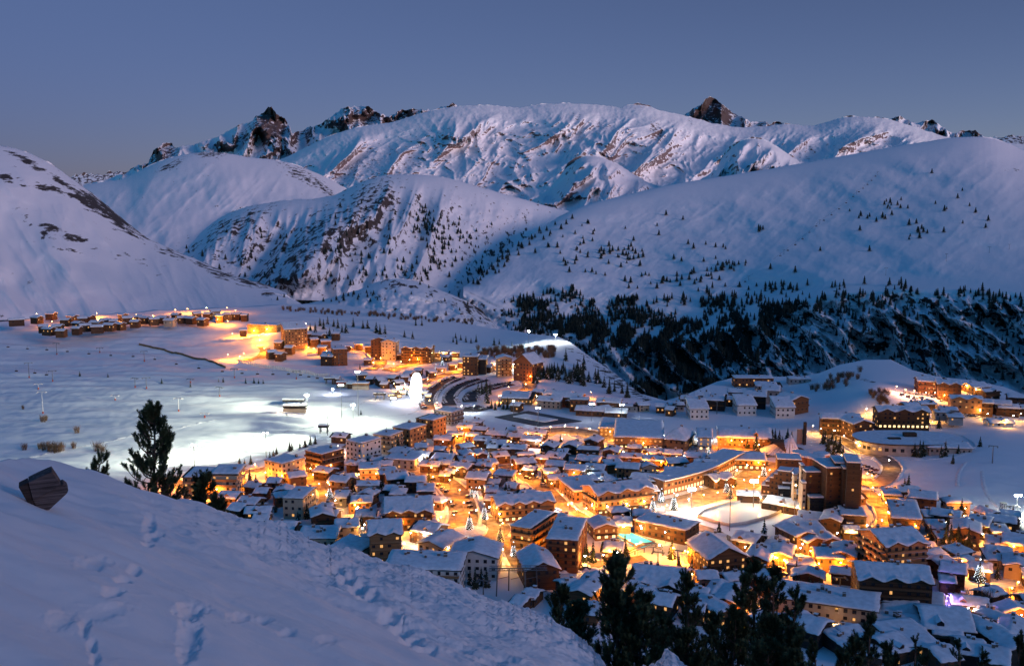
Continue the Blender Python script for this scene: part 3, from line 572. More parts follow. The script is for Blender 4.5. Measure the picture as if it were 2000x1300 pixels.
# px py w(px) d(m) h rot roof wall  [flags: L very lit, s shop, b balconies, B all balconies]
HOUSES = """
636 918 38 9 5 -25 G d
578 927 34 9 6 28 G b
666 936 40 9 7 -18 G p b
538 938 26 8 7 -5 G b
512 958 26 8 5 -5 G d
450 967 38 10 6 -8 G p
490 978 42 10 5 -15 G p
468 990 30 10 5 -20 G b
506 996 50 9 5 5 G b
512 1010 30 9 4 0 G p
558 1026 46 10 4 -5 G d
606 957 16 7 5 0 G c
669 964 26 9 5 0 G g
692 904 22 8 6 -20 G d
666 850 32 9 4 -15 G d
930 822 24 8 4 -15 P b
912 832 34 9 5 -15 G p
938 838 30 9 5 -15 G p b
972 846 42 9 5 -15 G p
1008 850 30 8 5 -10 G b
1022 842 24 8 4 -10 G d
1052 845 34 9 4 -15 G d
1040 857 42 9 5 -15 G b
890 848 32 9 5 -10 G c
868 856 40 9 4 -10 G b
944 857 34 8 5 -15 G b
972 864 44 9 4 -15 G d
1006 873 50 9 4 -12 G d
908 870 28 8 4 30 G b
823 870 24 8 4 0 G g
822 886 42 9 4 -15 G d
788 892 70 14 6 -15 F g
868 892 44 11 5 -18 G d
912 884 30 9 5 20 H b
940 884 24 8 5 10 H b
976 887 36 9 5 20 G b
1026 888 32 8 5 15 G d
1022 900 42 10 6 20 G b
696 903 24 8 6 -20 H d
722 912 42 10 7 10 S c
756 921 40 9 5 18 S d
776 930 48 10 6 18 G d
812 936 40 9 7 3 G b
778 960 30 9 6 0 P d
832 954 34 10 6 5 S d
842 906 40 9 4 -12 G b
870 903 26 8 4 -10 G b
904 910 42 10 6 -25 M d
948 909 34 9 6 -20 G c
934 930 42 11 7 -12 G o
986 926 40 9 6 -18 S g
957 956 32 8 4 5 S b
704 975 48 11 6 5 G p
668 968 24 8 5 0 G g
838 1014 30 9 4 15 S p
716 1002 40 10 4 0 G p
678 1022 46 11 6 8 G c
740 1024 44 11 6 20 G p L
1032 964 46 10 5 -25 G d
1156 799 64 12 4 -14 G b
1204 803 44 12 4 -8 G d
1220 791 56 9 4 -10 F g
1160 858 34 9 7 -25 H d
1074 869 34 9 5 -20 H b
1118 868 34 9 5 -22 H b
1150 877 42 9 5 -15 G b
1196 878 38 9 6 -20 H b
1086 889 44 11 4 -25 G d
1152 895 50 10 4 -20 G d
1234 890 44 9 5 -12 G b
1276 881 34 9 5 25 G d
1278 895 42 9 6 -15 G b
1314 883 36 9 5 -12 G d
1318 899 42 10 6 15 G o
1358 889 42 9 5 -10 G o
1378 903 44 10 8 -12 G o
1086 905 36 9 4 -15 G b
1126 913 44 10 7 -18 G p
1164 912 40 10 6 -18 G d
1228 910 46 10 7 -16 G o
1326 919 56 11 7 -14 G b
1074 919 30 8 5 12 G b
1088 932 40 9 5 12 G p L
1272 933 80 11 7 -18 G d
1403 932 50 12 5 25 M d
1200 893 26 7 3 -15 G b
1060 893 24 7 3 -15 G b
1240 872 26 7 3 -15 G d
1036 915 24 7 4 -20 G d
1020 872 20 6 3 0 G d
962 872 20 6 3 0 G b
1100 880 22 7 3 -20 G d
1440 886 0 10 5 0 G b
1345 777 34 10 7 -15 G g
1372 770 30 10 7 -15 G g
1396 778 44 16 9 -15 S k
1440 764 36 10 7 -15 G d
1475 771 44 14 11 -15 S k
1506 760 34 14 12 -15 S g
1548 776 50 14 12 25 H b
1560 738 44 12 4 -5 F g
1430 778 26 9 6 -10 G d
1500 752 50 12 5 -5 S g
1320 790 30 10 4 0 G g
1255 789 22 9 5 10 G c
1775 790 30 9 4 10 C d
1806 786 30 9 4 10 C d
1905 753 40 14 8 20 G p
1930 764 34 10 6 20 G d
1885 777 56 10 9 -12 M o
1912 784 46 10 8 -15 G b
1945 786 50 12 7 -20 G d
1965 794 40 11 6 -15 G d
1990 774 40 11 7 -15 G d
1990 795 30 10 6 -10 G b
1950 822 44 10 3 0 C w L
1840 803 30 9 3 -10 F g
1864 812 26 9 3 -10 S g
1852 798 34 10 3 -20 F g
1740 964 32 9 5 -10 S w
1802 966 50 12 8 -20 G b
1772 980 28 8 5 -20 G b
1766 1000 52 20 9 -15 S d
1812 1002 26 8 5 0 G c
1848 1002 52 10 6 -30 G b
1912 1018 38 11 7 -35 S b
1830 1026 34 9 4 -5 S c
1840 1046 26 7 4 -5 S c
1886 1028 60 13 9 -25 H p
1950 1034 30 9 5 -10 S d
1990 1054 52 14 6 -30 G p
1948 1058 38 9 4 -22 S o
1950 1076 42 11 5 -22 G d
1938 1086 28 10 4 -10 S c
1985 1096 50 11 6 -25 H c
1806 1064 30 8 4 0 G d
1836 1098 42 12 6 25 G b
1862 1108 44 12 9 -25 G d
1884 1094 22 8 4 40 G b
1914 1106 38 9 5 -25 G d
1850 1130 26 9 6 -20 S d
1616 1080 52 12 7 -6 G o L
1648 1074 56 12 8 -22 H o L
1552 1034 50 13 9 20 H d
1584 1030 50 10 6 5 S b
1626 1008 44 12 8 -25 H b
1664 998 50 14 10 -12 F d
1610 1046 40 11 5 10 H b
1574 1048 44 10 7 25 H b
1462 1050 48 13 6 -35 G b
1514 1060 40 11 5 -30 H d
1484 1080 56 13 6 -25 H b L
1526 1074 54 12 6 -22 H b L
1562 1096 60 10 4 -8 F g L
1198 1068 42 12 4 -12 G d
1020 1172 30 9 3 -35 G d
1040 1160 30 9 3 -25 G d
1152 1190 40 9 4 -15 S b
1110 1142 36 11 6 20 G d
1150 1140 60 17 8 -25 H b
1264 1130 28 8 5 0 G o
1240 1142 30 8 6 0 G o L
1258 1158 44 11 7 15 G b
1298 1170 46 11 6 -25 G d
1364 1158 40 11 5 -20 G d
1400 1150 44 12 5 -25 H b
1430 1160 60 14 6 -30 H b
1396 1180 50 12 6 25 H b L
1360 1186 36 10 5 -20 G d
1766 1240 88 16 6 12 S d
1730 1254 60 15 5 28 G d
1656 1234 46 11 4 20 G d
1644 1248 44 11 4 22 S k
1590 1220 48 13 7 -40 G k
1700 1274 44 12 4 -30 G d
1810 1216 46 12 4 -20 G d
1850 1232 50 12 5 -20 S k
1952 1204 42 12 5 30 H p
1930 1226 60 14 6 25 H k
1976 1222 50 13 6 -30 H d
1966 1246 70 14 6 10 H d
1890 1262 56 13 5 -20 G k
1950 1280 56 13 5 -25 G d
1834 1274 46 12 5 15 G d
2010 1170 30 10 5 0 G d
2020 1120 40 11 5 -20 G d
2030 1010 40 11 6 -20 G d
1660 1034 30 9 4 -10 G d
1700 1060 24 8 4 0 G b
604 944 0 8 5 0 G c
755 905 24 8 4 0 G d
736 896 20 7 3 0 G d
1000 838 20 7 3 -10 G d
860 876 20 7 3 -10 G b
880 920 18 7 3 -10 G d
870 928 18 7 3 -10 G d
966 940 22 7 3 -10 G b
1000 948 24 8 4 -20 G b
760 1000 26 8 4 0 G b
640 988 24 8 4 -10 G d
650 1002 24 8 4 -10 G b
628 1000 50 11 7 14 H d
"""
FAR = """
32 624 26 d;72 620 18 d;100 612 16 d;84 636 16 d;112 636 18 b;96 642 22 d;128 625 16 b;142 617 18 b;152 630 16 d;160 622 16 b;166 634 20 d;188 629 20 p;206 624 16 b;190 637 22 d;214 634 20 b;234 631 18 b;248 621 18 b;264 626 16 b;284 619 18 b;300 623 18 b;318 618 18 b;332 625 20 c;356 619 18 d;374 621 18 d;396 624 18 b;406 613 14 b;420 608 18 c;430 617 14 b;446 613 18 p;464 613 14 d;176 618 14 d;120 646 16 b;222 626 14 d;272 616 14 d;344 614 14 d;150 640 14 d;240 614 12 d;384 612 14 d;478 615 12 d
622 654 26 d;636 665 20 b;642 692 22 d;612 662 16 d;630 678 18 b;586 660 18 w;706 730 22 d;724 736 14 d;756 690 16 d;752 745 14 b;790 735 16 b;806 742 14 b;545 668 16 d;530 686 18 d;870 688 12 d;1010 790 20 d;1120 784 24 b;1146 790 22 b
598 652 16 d;656 650 16 b;676 674 18 d;700 672 16 d;722 678 18 b;782 692 18 d;836 694 18 d;852 688 16 b;872 696 18 d;890 688 16 d;905 708 18 b;884 712 16 d;862 718 18 c;842 726 16 d;956 716 16 d;968 708 16 b;778 742 18 d;768 736 16 b;742 740 14 d;690 748 16 d;656 738 14 d;548 690 16 d;566 676 16 b;475 645 14 d;720 700 16 d;800 728 18 b;818 722 14 d;930 716 16 c;1052 764 20 d;1066 770 16 b;1180 796 20 d;1290 792 18 d;1310 798 16 b
"""
k = 0
for ln in HOUSES.strip().split('\n'):
    t = ln.split(); px, py, wp = float(t[0]), float(t[1]), float(t[2])
    if wp == 0: continue
    d, h, rot = float(t[3]), float(t[4]), float(t[5]); fl = t[8] if len(t) > 8 else ''
    D = float(vD(px, py, h)); w = wp * D / F
    h = h * .82 + .9
    far = wp < 30
    if t[6] in 'H': w, d = w * .8, d * 1.25
    else: w = w * .92
    house(px, py, w, d * 1.05, h, rot, t[6], t[7], lit=.55 if 'L' in fl else .12, balc=1 if ('b' in fl or (not far and rnd.random() < .6)) else False, chim=rnd.choice([1, 2, 3]), n=2, wins=2 if h > 4.5 else 1, noun='chalet' if t[6] in 'GHMPC' else 'house', step=3.6)
for blk in FAR.strip().replace('\n', ';').split(';'):
    px, py, wp, wl = blk.split(); px, py, wp = float(px), float(py), float(wp)
    w = wp * float(vD(px, py, 4)) / F
    house(px, py, w * .9, 9, 5, rnd.choice([-25, -10, 0, 15, 30]), 'G', wl, lit=.35, small=True, wins=1, chim=0, ov=.8, noun='chalet' )

# ---- apartment blocks and hotels: own labels (landmarks for the others)
LM = []   # (px, py, phrase)
def big(px, py, wp, d, h, rot, kind, wall, label, noun, phrase=None, **k):
    w = wp * float(vD(px, py, h)) / F
    r = house(px, py, w, d, h, rot, kind, wall, label=label, noun=noun, name=k.pop('name', noun.replace(' ', '_')), **k)
    if phrase: LM.append((px, py, phrase))
    return r
AB = 'apartment block'
big(392, 925, 50, 15, 12, -4, 'S', 'o', 'orange-lit flat-topped block nearest the tall pine, left of its pink twin', AB, 'the orange block beside the tall pine', balc=2, ov=.6)
big(446, 920, 50, 15, 13, -2, 'S', 'c', 'pink-walled block with a blank white end, right of its orange twin', AB, 'the pink block with the blank white end', balc=1, ov=.6)
big(556, 896, 52, 17, 12, -38, 'F', 'c', 'salmon block with a grid of small windows standing beside the floodlit piste', AB, 'the salmon block beside the piste', lit=.3, ov=.6)
big(634, 878, 50, 17, 13, -40, 'F', 'b', 'brown block with lit balcony rows and a dark balconied end wall', AB, 'the block with the dark stacked balconies', balc=2)
big(585, 962, 40, 20, 11, -8, 'F', 'c', 'beige box-like block with an untidy snowy roof, left of the lit avenue', AB, 'the beige box-like block', lit=.05)
big(710, 858, 44, 17, 13, -38, 'F', 'w', 'pale block with a greenish floodlit end wall and snow on its flat roof', AB, 'the greenish lit pale block', lit=.2)
big(758, 845, 40, 15, 12, -25, 'F', 'c', 'small cream block with curved white balconies, dark firs at its foot', AB, 'the cream block above the firs', balc=2)
big(800, 832, 44, 17, 12, -35, 'F', 'o', 'brown-ochre block with nine lit windows, between cream and taller orange blocks', AB, 'the brown-ochre block', lit=.45)
big(842, 815, 42, 15, 13, -32, 'F', 'o', 'tallest orange block with a lamp glowing at its corner', AB, 'the tallest orange block', balc=1, lit=.25)
big(876, 800, 44, 14, 10, -35, 'F', 'g', 'unlit grey block with long striped balconies beyond the orange blocks', AB, 'the unlit grey striped block', balc=2, lit=.05)
big(798, 986, 92, 26, 9, 6, 'M', 'b', 'sprawling wooden hotel with wide snowy roof and gables glowing underneath', 'hotel', 'the sprawling wooden hotel', n=3, lit=.4, chim=2, balc=1)
big(1020, 975, 116, 16, 9, 14, 'M', 'o', 'long orange hotel with four small front gables facing the tree-lit square', 'hotel', 'the four-gabled orange hotel', n=4, shop=True, lit=.3, chim=3, balc=1)
big(1208, 952, 126, 18, 11, 22, 'M', 'o', 'grand four-storey hotel with three gables above bright shop fronts', 'hotel', 'the grand hotel over the shop fronts', n=3, shop=True, lit=.3, chim=4, balc=2)
big(1132, 948, 56, 20, 6, 22, 'S', 'o', 'low pink-lit annex at the left end of the grand hotel', 'annex', None)
big(1044, 1014, 48, 26, 14, -28, 'F', 'o', 'stepped orange block with recessed balconies, left half of the big pair by the pool', AB, None, balc=2, lit=.1)
big(1108, 1032, 62, 30, 15, -12, 'F', 'r', 'massive red-brown block with broad snowy roof left of the turquoise pool', AB, 'the massive red-brown block by the pool', balc=1, lit=.2, chim=3)
big(1176, 1022, 46, 14, 6, 12, 'H', 'p', 'pool house with a glowing timber gable beside the turquoise water', 'pool house', 'the pool house', lit=1, shop=True)
big(1214, 1018, 36, 12, 5, -8, 'P', 'p', 'low pool pavilion with lit windows under a hipped snow roof', 'pavilion', None, lit=.9)
big(1302, 1018, 112, 15, 7, -36, 'F', 'b', 'long flat-roofed building running diagonally between the pool and the ice rink', 'hall', 'the long diagonal hall', lit=.2, ov=1.5, chim=4)
big(1248, 842, 92, 38, 8, -8, 'L', 'p', 'sports centre with a broad sloping roof and a long glowing glass front', 'sports centre', 'the glowing sports centre', lit=1, shop=True, pitch=.1, chim=0)
big(1196, 830, 44, 22, 6, -12, 'S', 'p', 'lower lit wing on the left of the glowing sports centre', 'sports hall', None, lit=.8, chim=0)
big(1326, 850, 44, 24, 8, -25, 'P', 'p', 'tent-roofed hall between the sports centre and the white-lit entrance', 'hall', None, lit=.3, pitch=.6)
big(1376, 848, 26, 18, 9, -10, 'S', 'w', 'small hall with a brilliant white lit entrance front', 'entrance hall', 'the white-lit entrance hall', lit=1, shop=True)
big(1452, 846, 98, 26, 7, -10, 'C', 'o', 'congress hall with a wide arched snow roof and a round orange end', 'congress hall', 'the arched congress hall', lit=.3, chim=2)
big(1450, 893, 84, 14, 6, -8, 'S', 'o', 'long low roof beside the orange car park right of the arched congress hall', 'shop row', 'the low shop row', lit=.4, shop=True)
big(1012, 774, 62, 18, 5, -8, 'S', 'p', 'low hall with an overhanging roof and yellow light under it, beside the parking', 'hall', 'the low yellow-lit hall', lit=1)
big(1076, 780, 46, 14, 6, -15, 'G', 'c', 'cream-ended hall with a plain snow roof right of the low yellow-lit hall', 'hall', None, lit=0)
big(1110, 773, 60, 14, 8, -18, 'G', 'r', 'red-orange terrace at the foot of the dark wood', 'terrace', 'the red-orange terrace', lit=.3, balc=1)
big(1092, 768, 50, 12, 6, -18, 'G', 'b', 'low brown wing behind the red-orange terrace', 'annex', None, lit=.1)
big(1132, 779, 36, 12, 9, -10, 'F', 'r', 'square brown block with pale vertical posts under the wood', AB, None, balc=1)
big(1190, 783, 46, 12, 8, -14, 'G', 'r', 'row of brown flats with one wall lit orange at the plateau edge', AB, 'the brown flats at the plateau edge', lit=.3, balc=1)
# far upper quarter
big(518, 632, 62, 16, 7, -14, 'F', 'p', 'long low yellow-lit hall at the top of the hairpin road', 'hall', 'the yellow-lit hall above the hairpins', lit=.5)
big(574, 640, 46, 20, 19, 24, 'L', 'o', 'wedge-shaped orange hotel stepping up beside the hairpin road', 'hotel', 'the wedge-shaped orange hotel', lit=.4, balc=1)
big(662, 678, 28, 14, 16, 20, 'F', 'b', 'slim brown tower block with a flat snow roof above the round bubble hall', AB, 'the slim brown tower block', lit=.1)
big(642, 692, 24, 12, 9, -15, 'G', 'd', 'dark lower wing stepping down from the slim brown tower', 'annex', None, lit=.1)
big(744, 662, 36, 14, 20, -8, 'H', 'b', 'left half of the twin-gabled cream tower hotel, brown at its edge', 'hotel', 'the twin-gabled tower hotel', lit=.15)
big(762, 666, 30, 14, 19, -8, 'H', 'c', 'cream right half of the twin-gabled tower hotel', 'hotel', None, lit=.2)
big(816, 678, 62, 16, 15, -8, 'M', 'd', 'dark timber hotel with white balcony rails on the hillside above the market', 'hotel', 'the dark hotel above the market', lit=.15, balc=1)
big(920, 694, 30, 16, 18, -5, 'F', 'd', 'dark square tower block with a few lit floors left of the white-lit hotel', AB, 'the dark square tower', lit=.4)
big(942, 700, 18, 14, 14, -5, 'S', 'k', 'black lower block joined to the right of the dark square tower', AB, None, lit=.1)
big(984, 698, 30, 14, 17, 6, 'H', 'c', 'hotel with a bright white vertical strip of light on its corner', 'hotel', 'the hotel with the white light strip', lit=.5, balc=1)
big(1032, 706, 46, 18, 16, -35, 'H', 'r', 'steep-roofed brick-red hotel glowing orange at its left side', 'hotel', 'the steep-roofed red hotel', lit=.1, pitch=.75)
big(1470, 736, 74, 14, 8, -3, 'F', 'r', 'isolated red-brown building under the dark cliff', 'hotel', 'the red-brown building under the cliff', lit=.25)
for i, (x, y, t) in enumerate([(1362, 794, 'left'), (1454, 787, 'middle'), (1528, 791, 'right')]):
    big(x, y, 36, 18, 8, 0, 'L', 'w', f'{t} one of three unlit white houses with tilted snow roofs under the cliff', 'house', f'the {t} white tilted-roof house', lit=0, chim=1, ov=.8, pitch=.30)
big(1640, 814, 70, 14, 10, -12, 'G', 'd', 'long dark chalet hotel with scattered lit windows right of the white houses', 'hotel', 'the long dark chalet hotel', lit=.35, balc=1, chim=2)
big(1672, 822, 40, 18, 10, 12, 'H', 'b', 'lit front gable wing of the long dark chalet hotel', 'hotel', None, lit=.6, balc=1)
big(1760, 800, 92, 14, 12, -4, 'M', 'b', 'wide brown hotel with a row of bright lights above its ground floor', 'hotel', 'the wide brown hotel on the rise', lit=.4, shop=True, n=3, balc=1)
big(1816, 742, 46, 14, 11, -10, 'G', 'r', 'red-brown hotel beside the pink-lit parking terrace', 'hotel', 'the hotel by the pink-lit terrace', lit=.3, balc=1)
big(1852, 748, 40, 14, 12, -15, 'M', 'd', 'dark hotel with slanted snow roofs at the plateau rim right of the pink-lit terrace', 'hotel', None, lit=.1, n=2)
big(1742, 1048, 84, 22, 17, 12, 'M', 'o', 'five-storey orange hotel with rows of loggias on the bend of the road', 'hotel', 'the five-storey hotel on the road bend', lit=.15, balc=2, n=2, chim=3)
big(1740, 1118, 128, 20, 15, -10, 'M', 'd', 'unlit dark hotel with tall balcony front behind the white lattice tower', 'hotel', 'the unlit dark hotel', lit=.03, balc=1, n=3, chim=3)
big(1612, 1166, 190, 14, 9, -22, 'S', 'c', 'very long striped building with cream bands under a blue-snow roof', AB, 'the very long striped building', lit=.08, chim=7)
big(1752, 1212, 100, 16, 6, -20, 'F', 'b', 'long flat-roofed brown block below the very long striped building', AB, 'the long flat-roofed brown block', lit=.05, chim=5)
big(1758, 1182, 60, 15, 5, -22, 'G', 'c', 'pale gabled hall left of the violet-lit one', 'hall', 'the pale gabled hall', lit=.2)
big(1812, 1172, 50, 17, 5, -22, 'G', 'c', 'gabled hall with violet lights strung below its eave', 'hall', 'the violet-lit hall', lit=.4)
big(1842, 1206, 84, 22, 6, -12, 'G', 'k', 'broad plain roof of unbroken blue snow below the violet-lit hall', 'hall', 'the broad blue-snow roof', lit=.05, chim=0)
big(930, 1074, 96, 18, 10, -6, 'H', 'w', 'large white gabled hotel with scattered square windows, unlit', 'hotel', 'the white gabled hotel', lit=.03, pitch=.28, chim=2)
big(832, 1098, 150, 15, 12, -6, 'S', 'w', 'long white block with dark recessed balconies rising behind the snow slope', AB, 'the long white block', lit=.03, balc=1, chim=6)
big(1050, 1094, 66, 22, 9, 10, 'H', 'd', 'dark chalet with a steep snow-striped gable roof right of the white hotel', 'chalet', 'the dark snow-striped chalet', lit=.05, pitch=.45)
big(752, 1030, 62, 20, 14, 8, 'M', 'p', 'golden-lit timber hotel with tall gable front behind the snow slope', 'hotel', 'the golden-lit timber hotel', lit=.6, balc=1, n=2)
big(862, 1054, 60, 18, 6, -30, 'H', 'c', 'house with two wide snow roof planes beside the roundabout', 'house', 'the two-plane roof house', lit=.2)
big(838, 1030, 54, 14, 6, -28, 'G', 'b', 'chalet with a chimney cluster left of the roundabout', 'chalet', None, lit=.3)
big(690, 1066, 70, 14, 5, -32, 'S', 'c', 'L-shaped plain snow roof just behind the snow slope crest', 'house', 'the plain roof behind the crest', lit=.3, chim=0)
big(620, 1042, 80, 13, 5, 0, 'S', 'c', 'low roof dotted with a row of skylights close behind the snow slope', 'house', 'the low roof with skylights', lit=.1, chim=6)
big(1400, 1072, 80, 22, 9, 14, 'H', 'b', 'big chalet with a wide lit gable front and white ground floor light', 'chalet', 'the big chalet with the white ground floor', lit=.55, shop=True, balc=1, pitch=.5)
big(1290, 1126, 104, 24, 6, -18, 'M', 'b', 'snow-covered chalet cluster roof behind the near pines, mostly unlit', 'chalet', 'the clustered roof behind the pines', lit=.1, n=2, chim=3)
# curved shopping arcade: one building
def arcade():
    pts = [(1296, 968), (1330, 960), (1366, 950), (1400, 936), (1430, 920), (1452, 908)]
    g = [G(x, y, 0) for x, y in pts]; o = g[0]; root = empty('shopping_arcade', o)
    L = [p - o for p in g]; wd = 13.0; h = 8
    for name, mt, a, b, z0_, z1_ in (('wall', M_orange, 0, wd, -2, h), ('roof', M_eave, -1.4, wd + 1, h, h + .3), ('snow_cover', M_snow, -1.2, wd + .8, h + .3, h + .95)):
        m = MB(); rows_ = []
        for i, p in enumerate(L):
            t = (L[min(i + 1, len(L) - 1)] - L[max(i - 1, 0)]); t.z = 0; t.normalize(); n_ = Vector((-t.y, t.x, 0))
            rows_.append([(p + n_ * a), (p + n_ * b)])
        for i in range(len(L) - 1):
            (a0, b0), (a1, b1) = rows_[i], rows_[i + 1]; f = lambda q, z: (q.x, q.y, z)
            m.quad([f(a0, z0_), f(a1, z0_), f(a1, z1_), f(a0, z1_)]); m.quad([f(b1, z0_), f(b0, z0_), f(b0, z1_), f(b1, z1_)]); m.quad([f(a0, z1_), f(a1, z1_), f(b1, z1_), f(b0, z1_)]); m.quad([f(b0, z0_), f(b1, z0_), f(a1, z0_), f(a0, z0_)])
        for (a0, b0), s_ in ((rows_[0], 1), (rows_[-1], -1)):
            q = [f(a0, z0_), f(a0, z1_), f(b0, z1_), f(b0, z0_)]; m.quad(q if s_ > 0 else q[::-1])
        ob = m.build(name, mt, root if name != 'snow_cover' else rf_)
        if name == 'roof': rf_ = ob
        FOOT.append((0, 0, 0, 0, 0, 0)) if 0 else None
    for i in range(len(L) - 1):
        t = L[i + 1] - L[i]; n_ = max(2, int(t.length / 2.6)); a = math.atan2(t.y, t.x)
        FOOT.append(tuple([*( (g[i] + g[i + 1]) / 2 + Vector((-math.sin(a), math.cos(a), 0)) * wd / 2)][:2]) + (a, t.length / 2, wd / 2, h))
        for j in range(n_):
            p = L[i] + t * ((j + .5) / n_); link('window', W_shop, root, (p.x, p.y, 1.9), a, (1.35, 1, 1.6)); link('window', W_lit if rnd.random() < .3 else W_dark, root, (p.x, p.y, 5.6), a)
    tag(root, 'long curved arcade of bright shops along the lit street above the ice rink', 'shopping arcade'); LM.append((1380, 945, 'the curved shopping arcade'))
arcade()
# the rink building, long roof curving down on the right of the rink
big(1540, 982, 92, 12, 4, -34, 'G', 'd', 'rink building with a long white-lit roof on the right side of the ice rink', 'rink building', 'the rink building', lit=.6)
# dark tower complex, one building of several towers
def towers():
    root = empty('tower_complex', G(1590, 985, 0)); o = root.location
    def blk(px, py, wp, d, h, rot, mt, name='tower', snow=True, cream=False):
        g = G(px, py, h) - o; w = wp * float(vD(px, py, h)) / F; a = R(rot)
        m = MB(); m.box(-w / 2, w / 2, -d / 2, d / 2, -3 - 0 * g.z, h); t = m.build(name, mt, root, (g.x, g.y, g.z), a)
        m = MB(); m.box(-w / 2 - .4, w / 2 + .4, -d / 2 - .4, d / 2 + .4, h + .002, h + .3, 0); m.box(-w / 2 - .2, w / 2 + .2, -d / 2 - .2, d / 2 + .2, h + .3, h + 1.0, 1); m.build('snow_roof', [M_eave, M_snow], t)
        gw = g + o; FOOT.append((gw.x, gw.y, a, w / 2, d / 2, h))
        for f in range(int(h / 3)):
            for i in range(max(1, int(w / 3.2))):
                link('window', W_lit if rnd.random() < .12 else W_dark, t, ((i + .5) / max(1, int(w / 3.2)) * w - w / 2, -d / 2, 1.6 + f * 3), 0, (.8, 1, .8))
    blk(1638, 899, 22, 14, 30, -8, M_black); blk(1664, 897, 24, 16, 33, -12, M_black); blk(1674, 908, 12, 10, 27, -8, M_wood); blk(1618, 906, 34, 18, 28, 6, M_wood); blk(1540, 893, 44, 12, 15, -10, M_wood)
    blk(1660, 912, 30, 10, 29, -8, M_black); blk(1586, 918, 34, 10, 24, 0, M_wood); blk(1588, 930, 36, 10, 20, 0, M_wood); blk(1590, 943, 34, 10, 17, 0, M_wood); blk(1594, 966, 36, 12, 12, 0, M_black)
    for i, (x, y) in enumerate([(1534, 918), (1526, 924), (1518, 931), (1510, 938), (1502, 946)]): blk(x, y, 24, 8, 15 - 2.6 * i, -25, M_brown, 'terrace')
    for i, (x, y) in enumerate([(1552, 920), (1546, 930), (1538, 940), (1530, 950)]): blk(x, y, 20, 10, 13 - 2.2 * i, -10, M_black, 'terrace')
    for x, y, h in ((1566, 908, 26), (1552, 926, 20), (1569, 942, 20)): blk(x, y, 6, 4, h, 0, M_cream, 'stair_tower')
    blk(1624, 976, 14, 8, 8, 0, M_cream, 'annex')
    tag(root, 'tall complex of dark stepped towers and terraces with snow caps, beside the ice rink', 'tower complex'); LM.append((1590, 930, 'the dark stepped towers'))
towers()
# round church with a tall wall, spire and round brown drums
def church():
    o = G(1556, 892, 0); root = empty('church', o)
    def loc(px, py, h=0): return G(px, py, h) - o
    p = loc(1564, 866, 0); m = MB(); m.box(-2.6, 2.6, -1, 1, -1, 10); t = m.build('bell_wall', M_cream, root, p, R(-8)); m = MB(); m.box(-2.7, 2.7, -1.1, 1.1, 10.002, 10.6); m.build('snow_cap', M_snow, t)
    p = loc(1571, 868, 0); m = MB(); m.box(-.9, .9, -.9, .9, -1, 15.5); m.build('bell_tower', M_black, root, p)
    for x, y, r in ((1564, 884, 5.5), (1578, 890, 5), (1592, 892, 6), (1604, 886, 5)):
        p = loc(x, y, 10); m = MB(); m.tube((0, 0, -2), (0, 0, 10), r, r, 20); t = m.build('drum', M_brick, root, p, smooth=False)
        m = MB(); m.tube((0, 0, 10.01), (0, 0, 10.9), r + .3, r - .3, 12); m.build('snow_cap', M_snow, t); gw = p + o; FOOT.append((gw.x, gw.y, 0, r, r, 10))
    p = loc(1530, 884, 0); n_ = 14; R0 = 15
    for i in range(n_):
        a0, a1 = math.pi * (.75 + .95 * i / n_), math.pi * (.75 + .95 * (i + 1) / n_ - .012); z = .25 * i
        m = MB(); q = [(R0 * math.cos(a0), R0 * math.sin(a0), 1.5), (R0 * math.cos(a1), R0 * math.sin(a1), 1.5), (4 + 1 * math.cos(a1), 1 * math.sin(a1), 9 + z), (4 + 1 * math.cos(a0), 1 * math.sin(a0), 9 + z)]
        m.quad(q); m.quad([(x, y, z_ - .6) for x, y, z_ in q][::-1])
        for a, b in ((0, 1), (1, 2), (2, 3), (3, 0)): m.quad([q[b], q[a], (q[a][0], q[a][1], q[a][2] - .6), (q[b][0], q[b][1], q[b][2] - .6)])
        m.build('roof_panel', M_snow, root, p)
    m = MB(); m.tube((0, 0, -2), (0, 0, 2.2), R0 - 1.5, R0 - 1.5, 24); m.tube((0, 0, 2.2), (4, 0, 8), R0 - 2.5, 1, 24); m.build('nave', M_brown, root, p); gw = p + o; FOOT.append((gw.x, gw.y, 0, R0, R0, 9))
    tag(root, 'round church with a ribbed snowy roof, tall pale wall and dark slim spire', 'church'); LM.append((1560, 870, 'the round church'))
church()
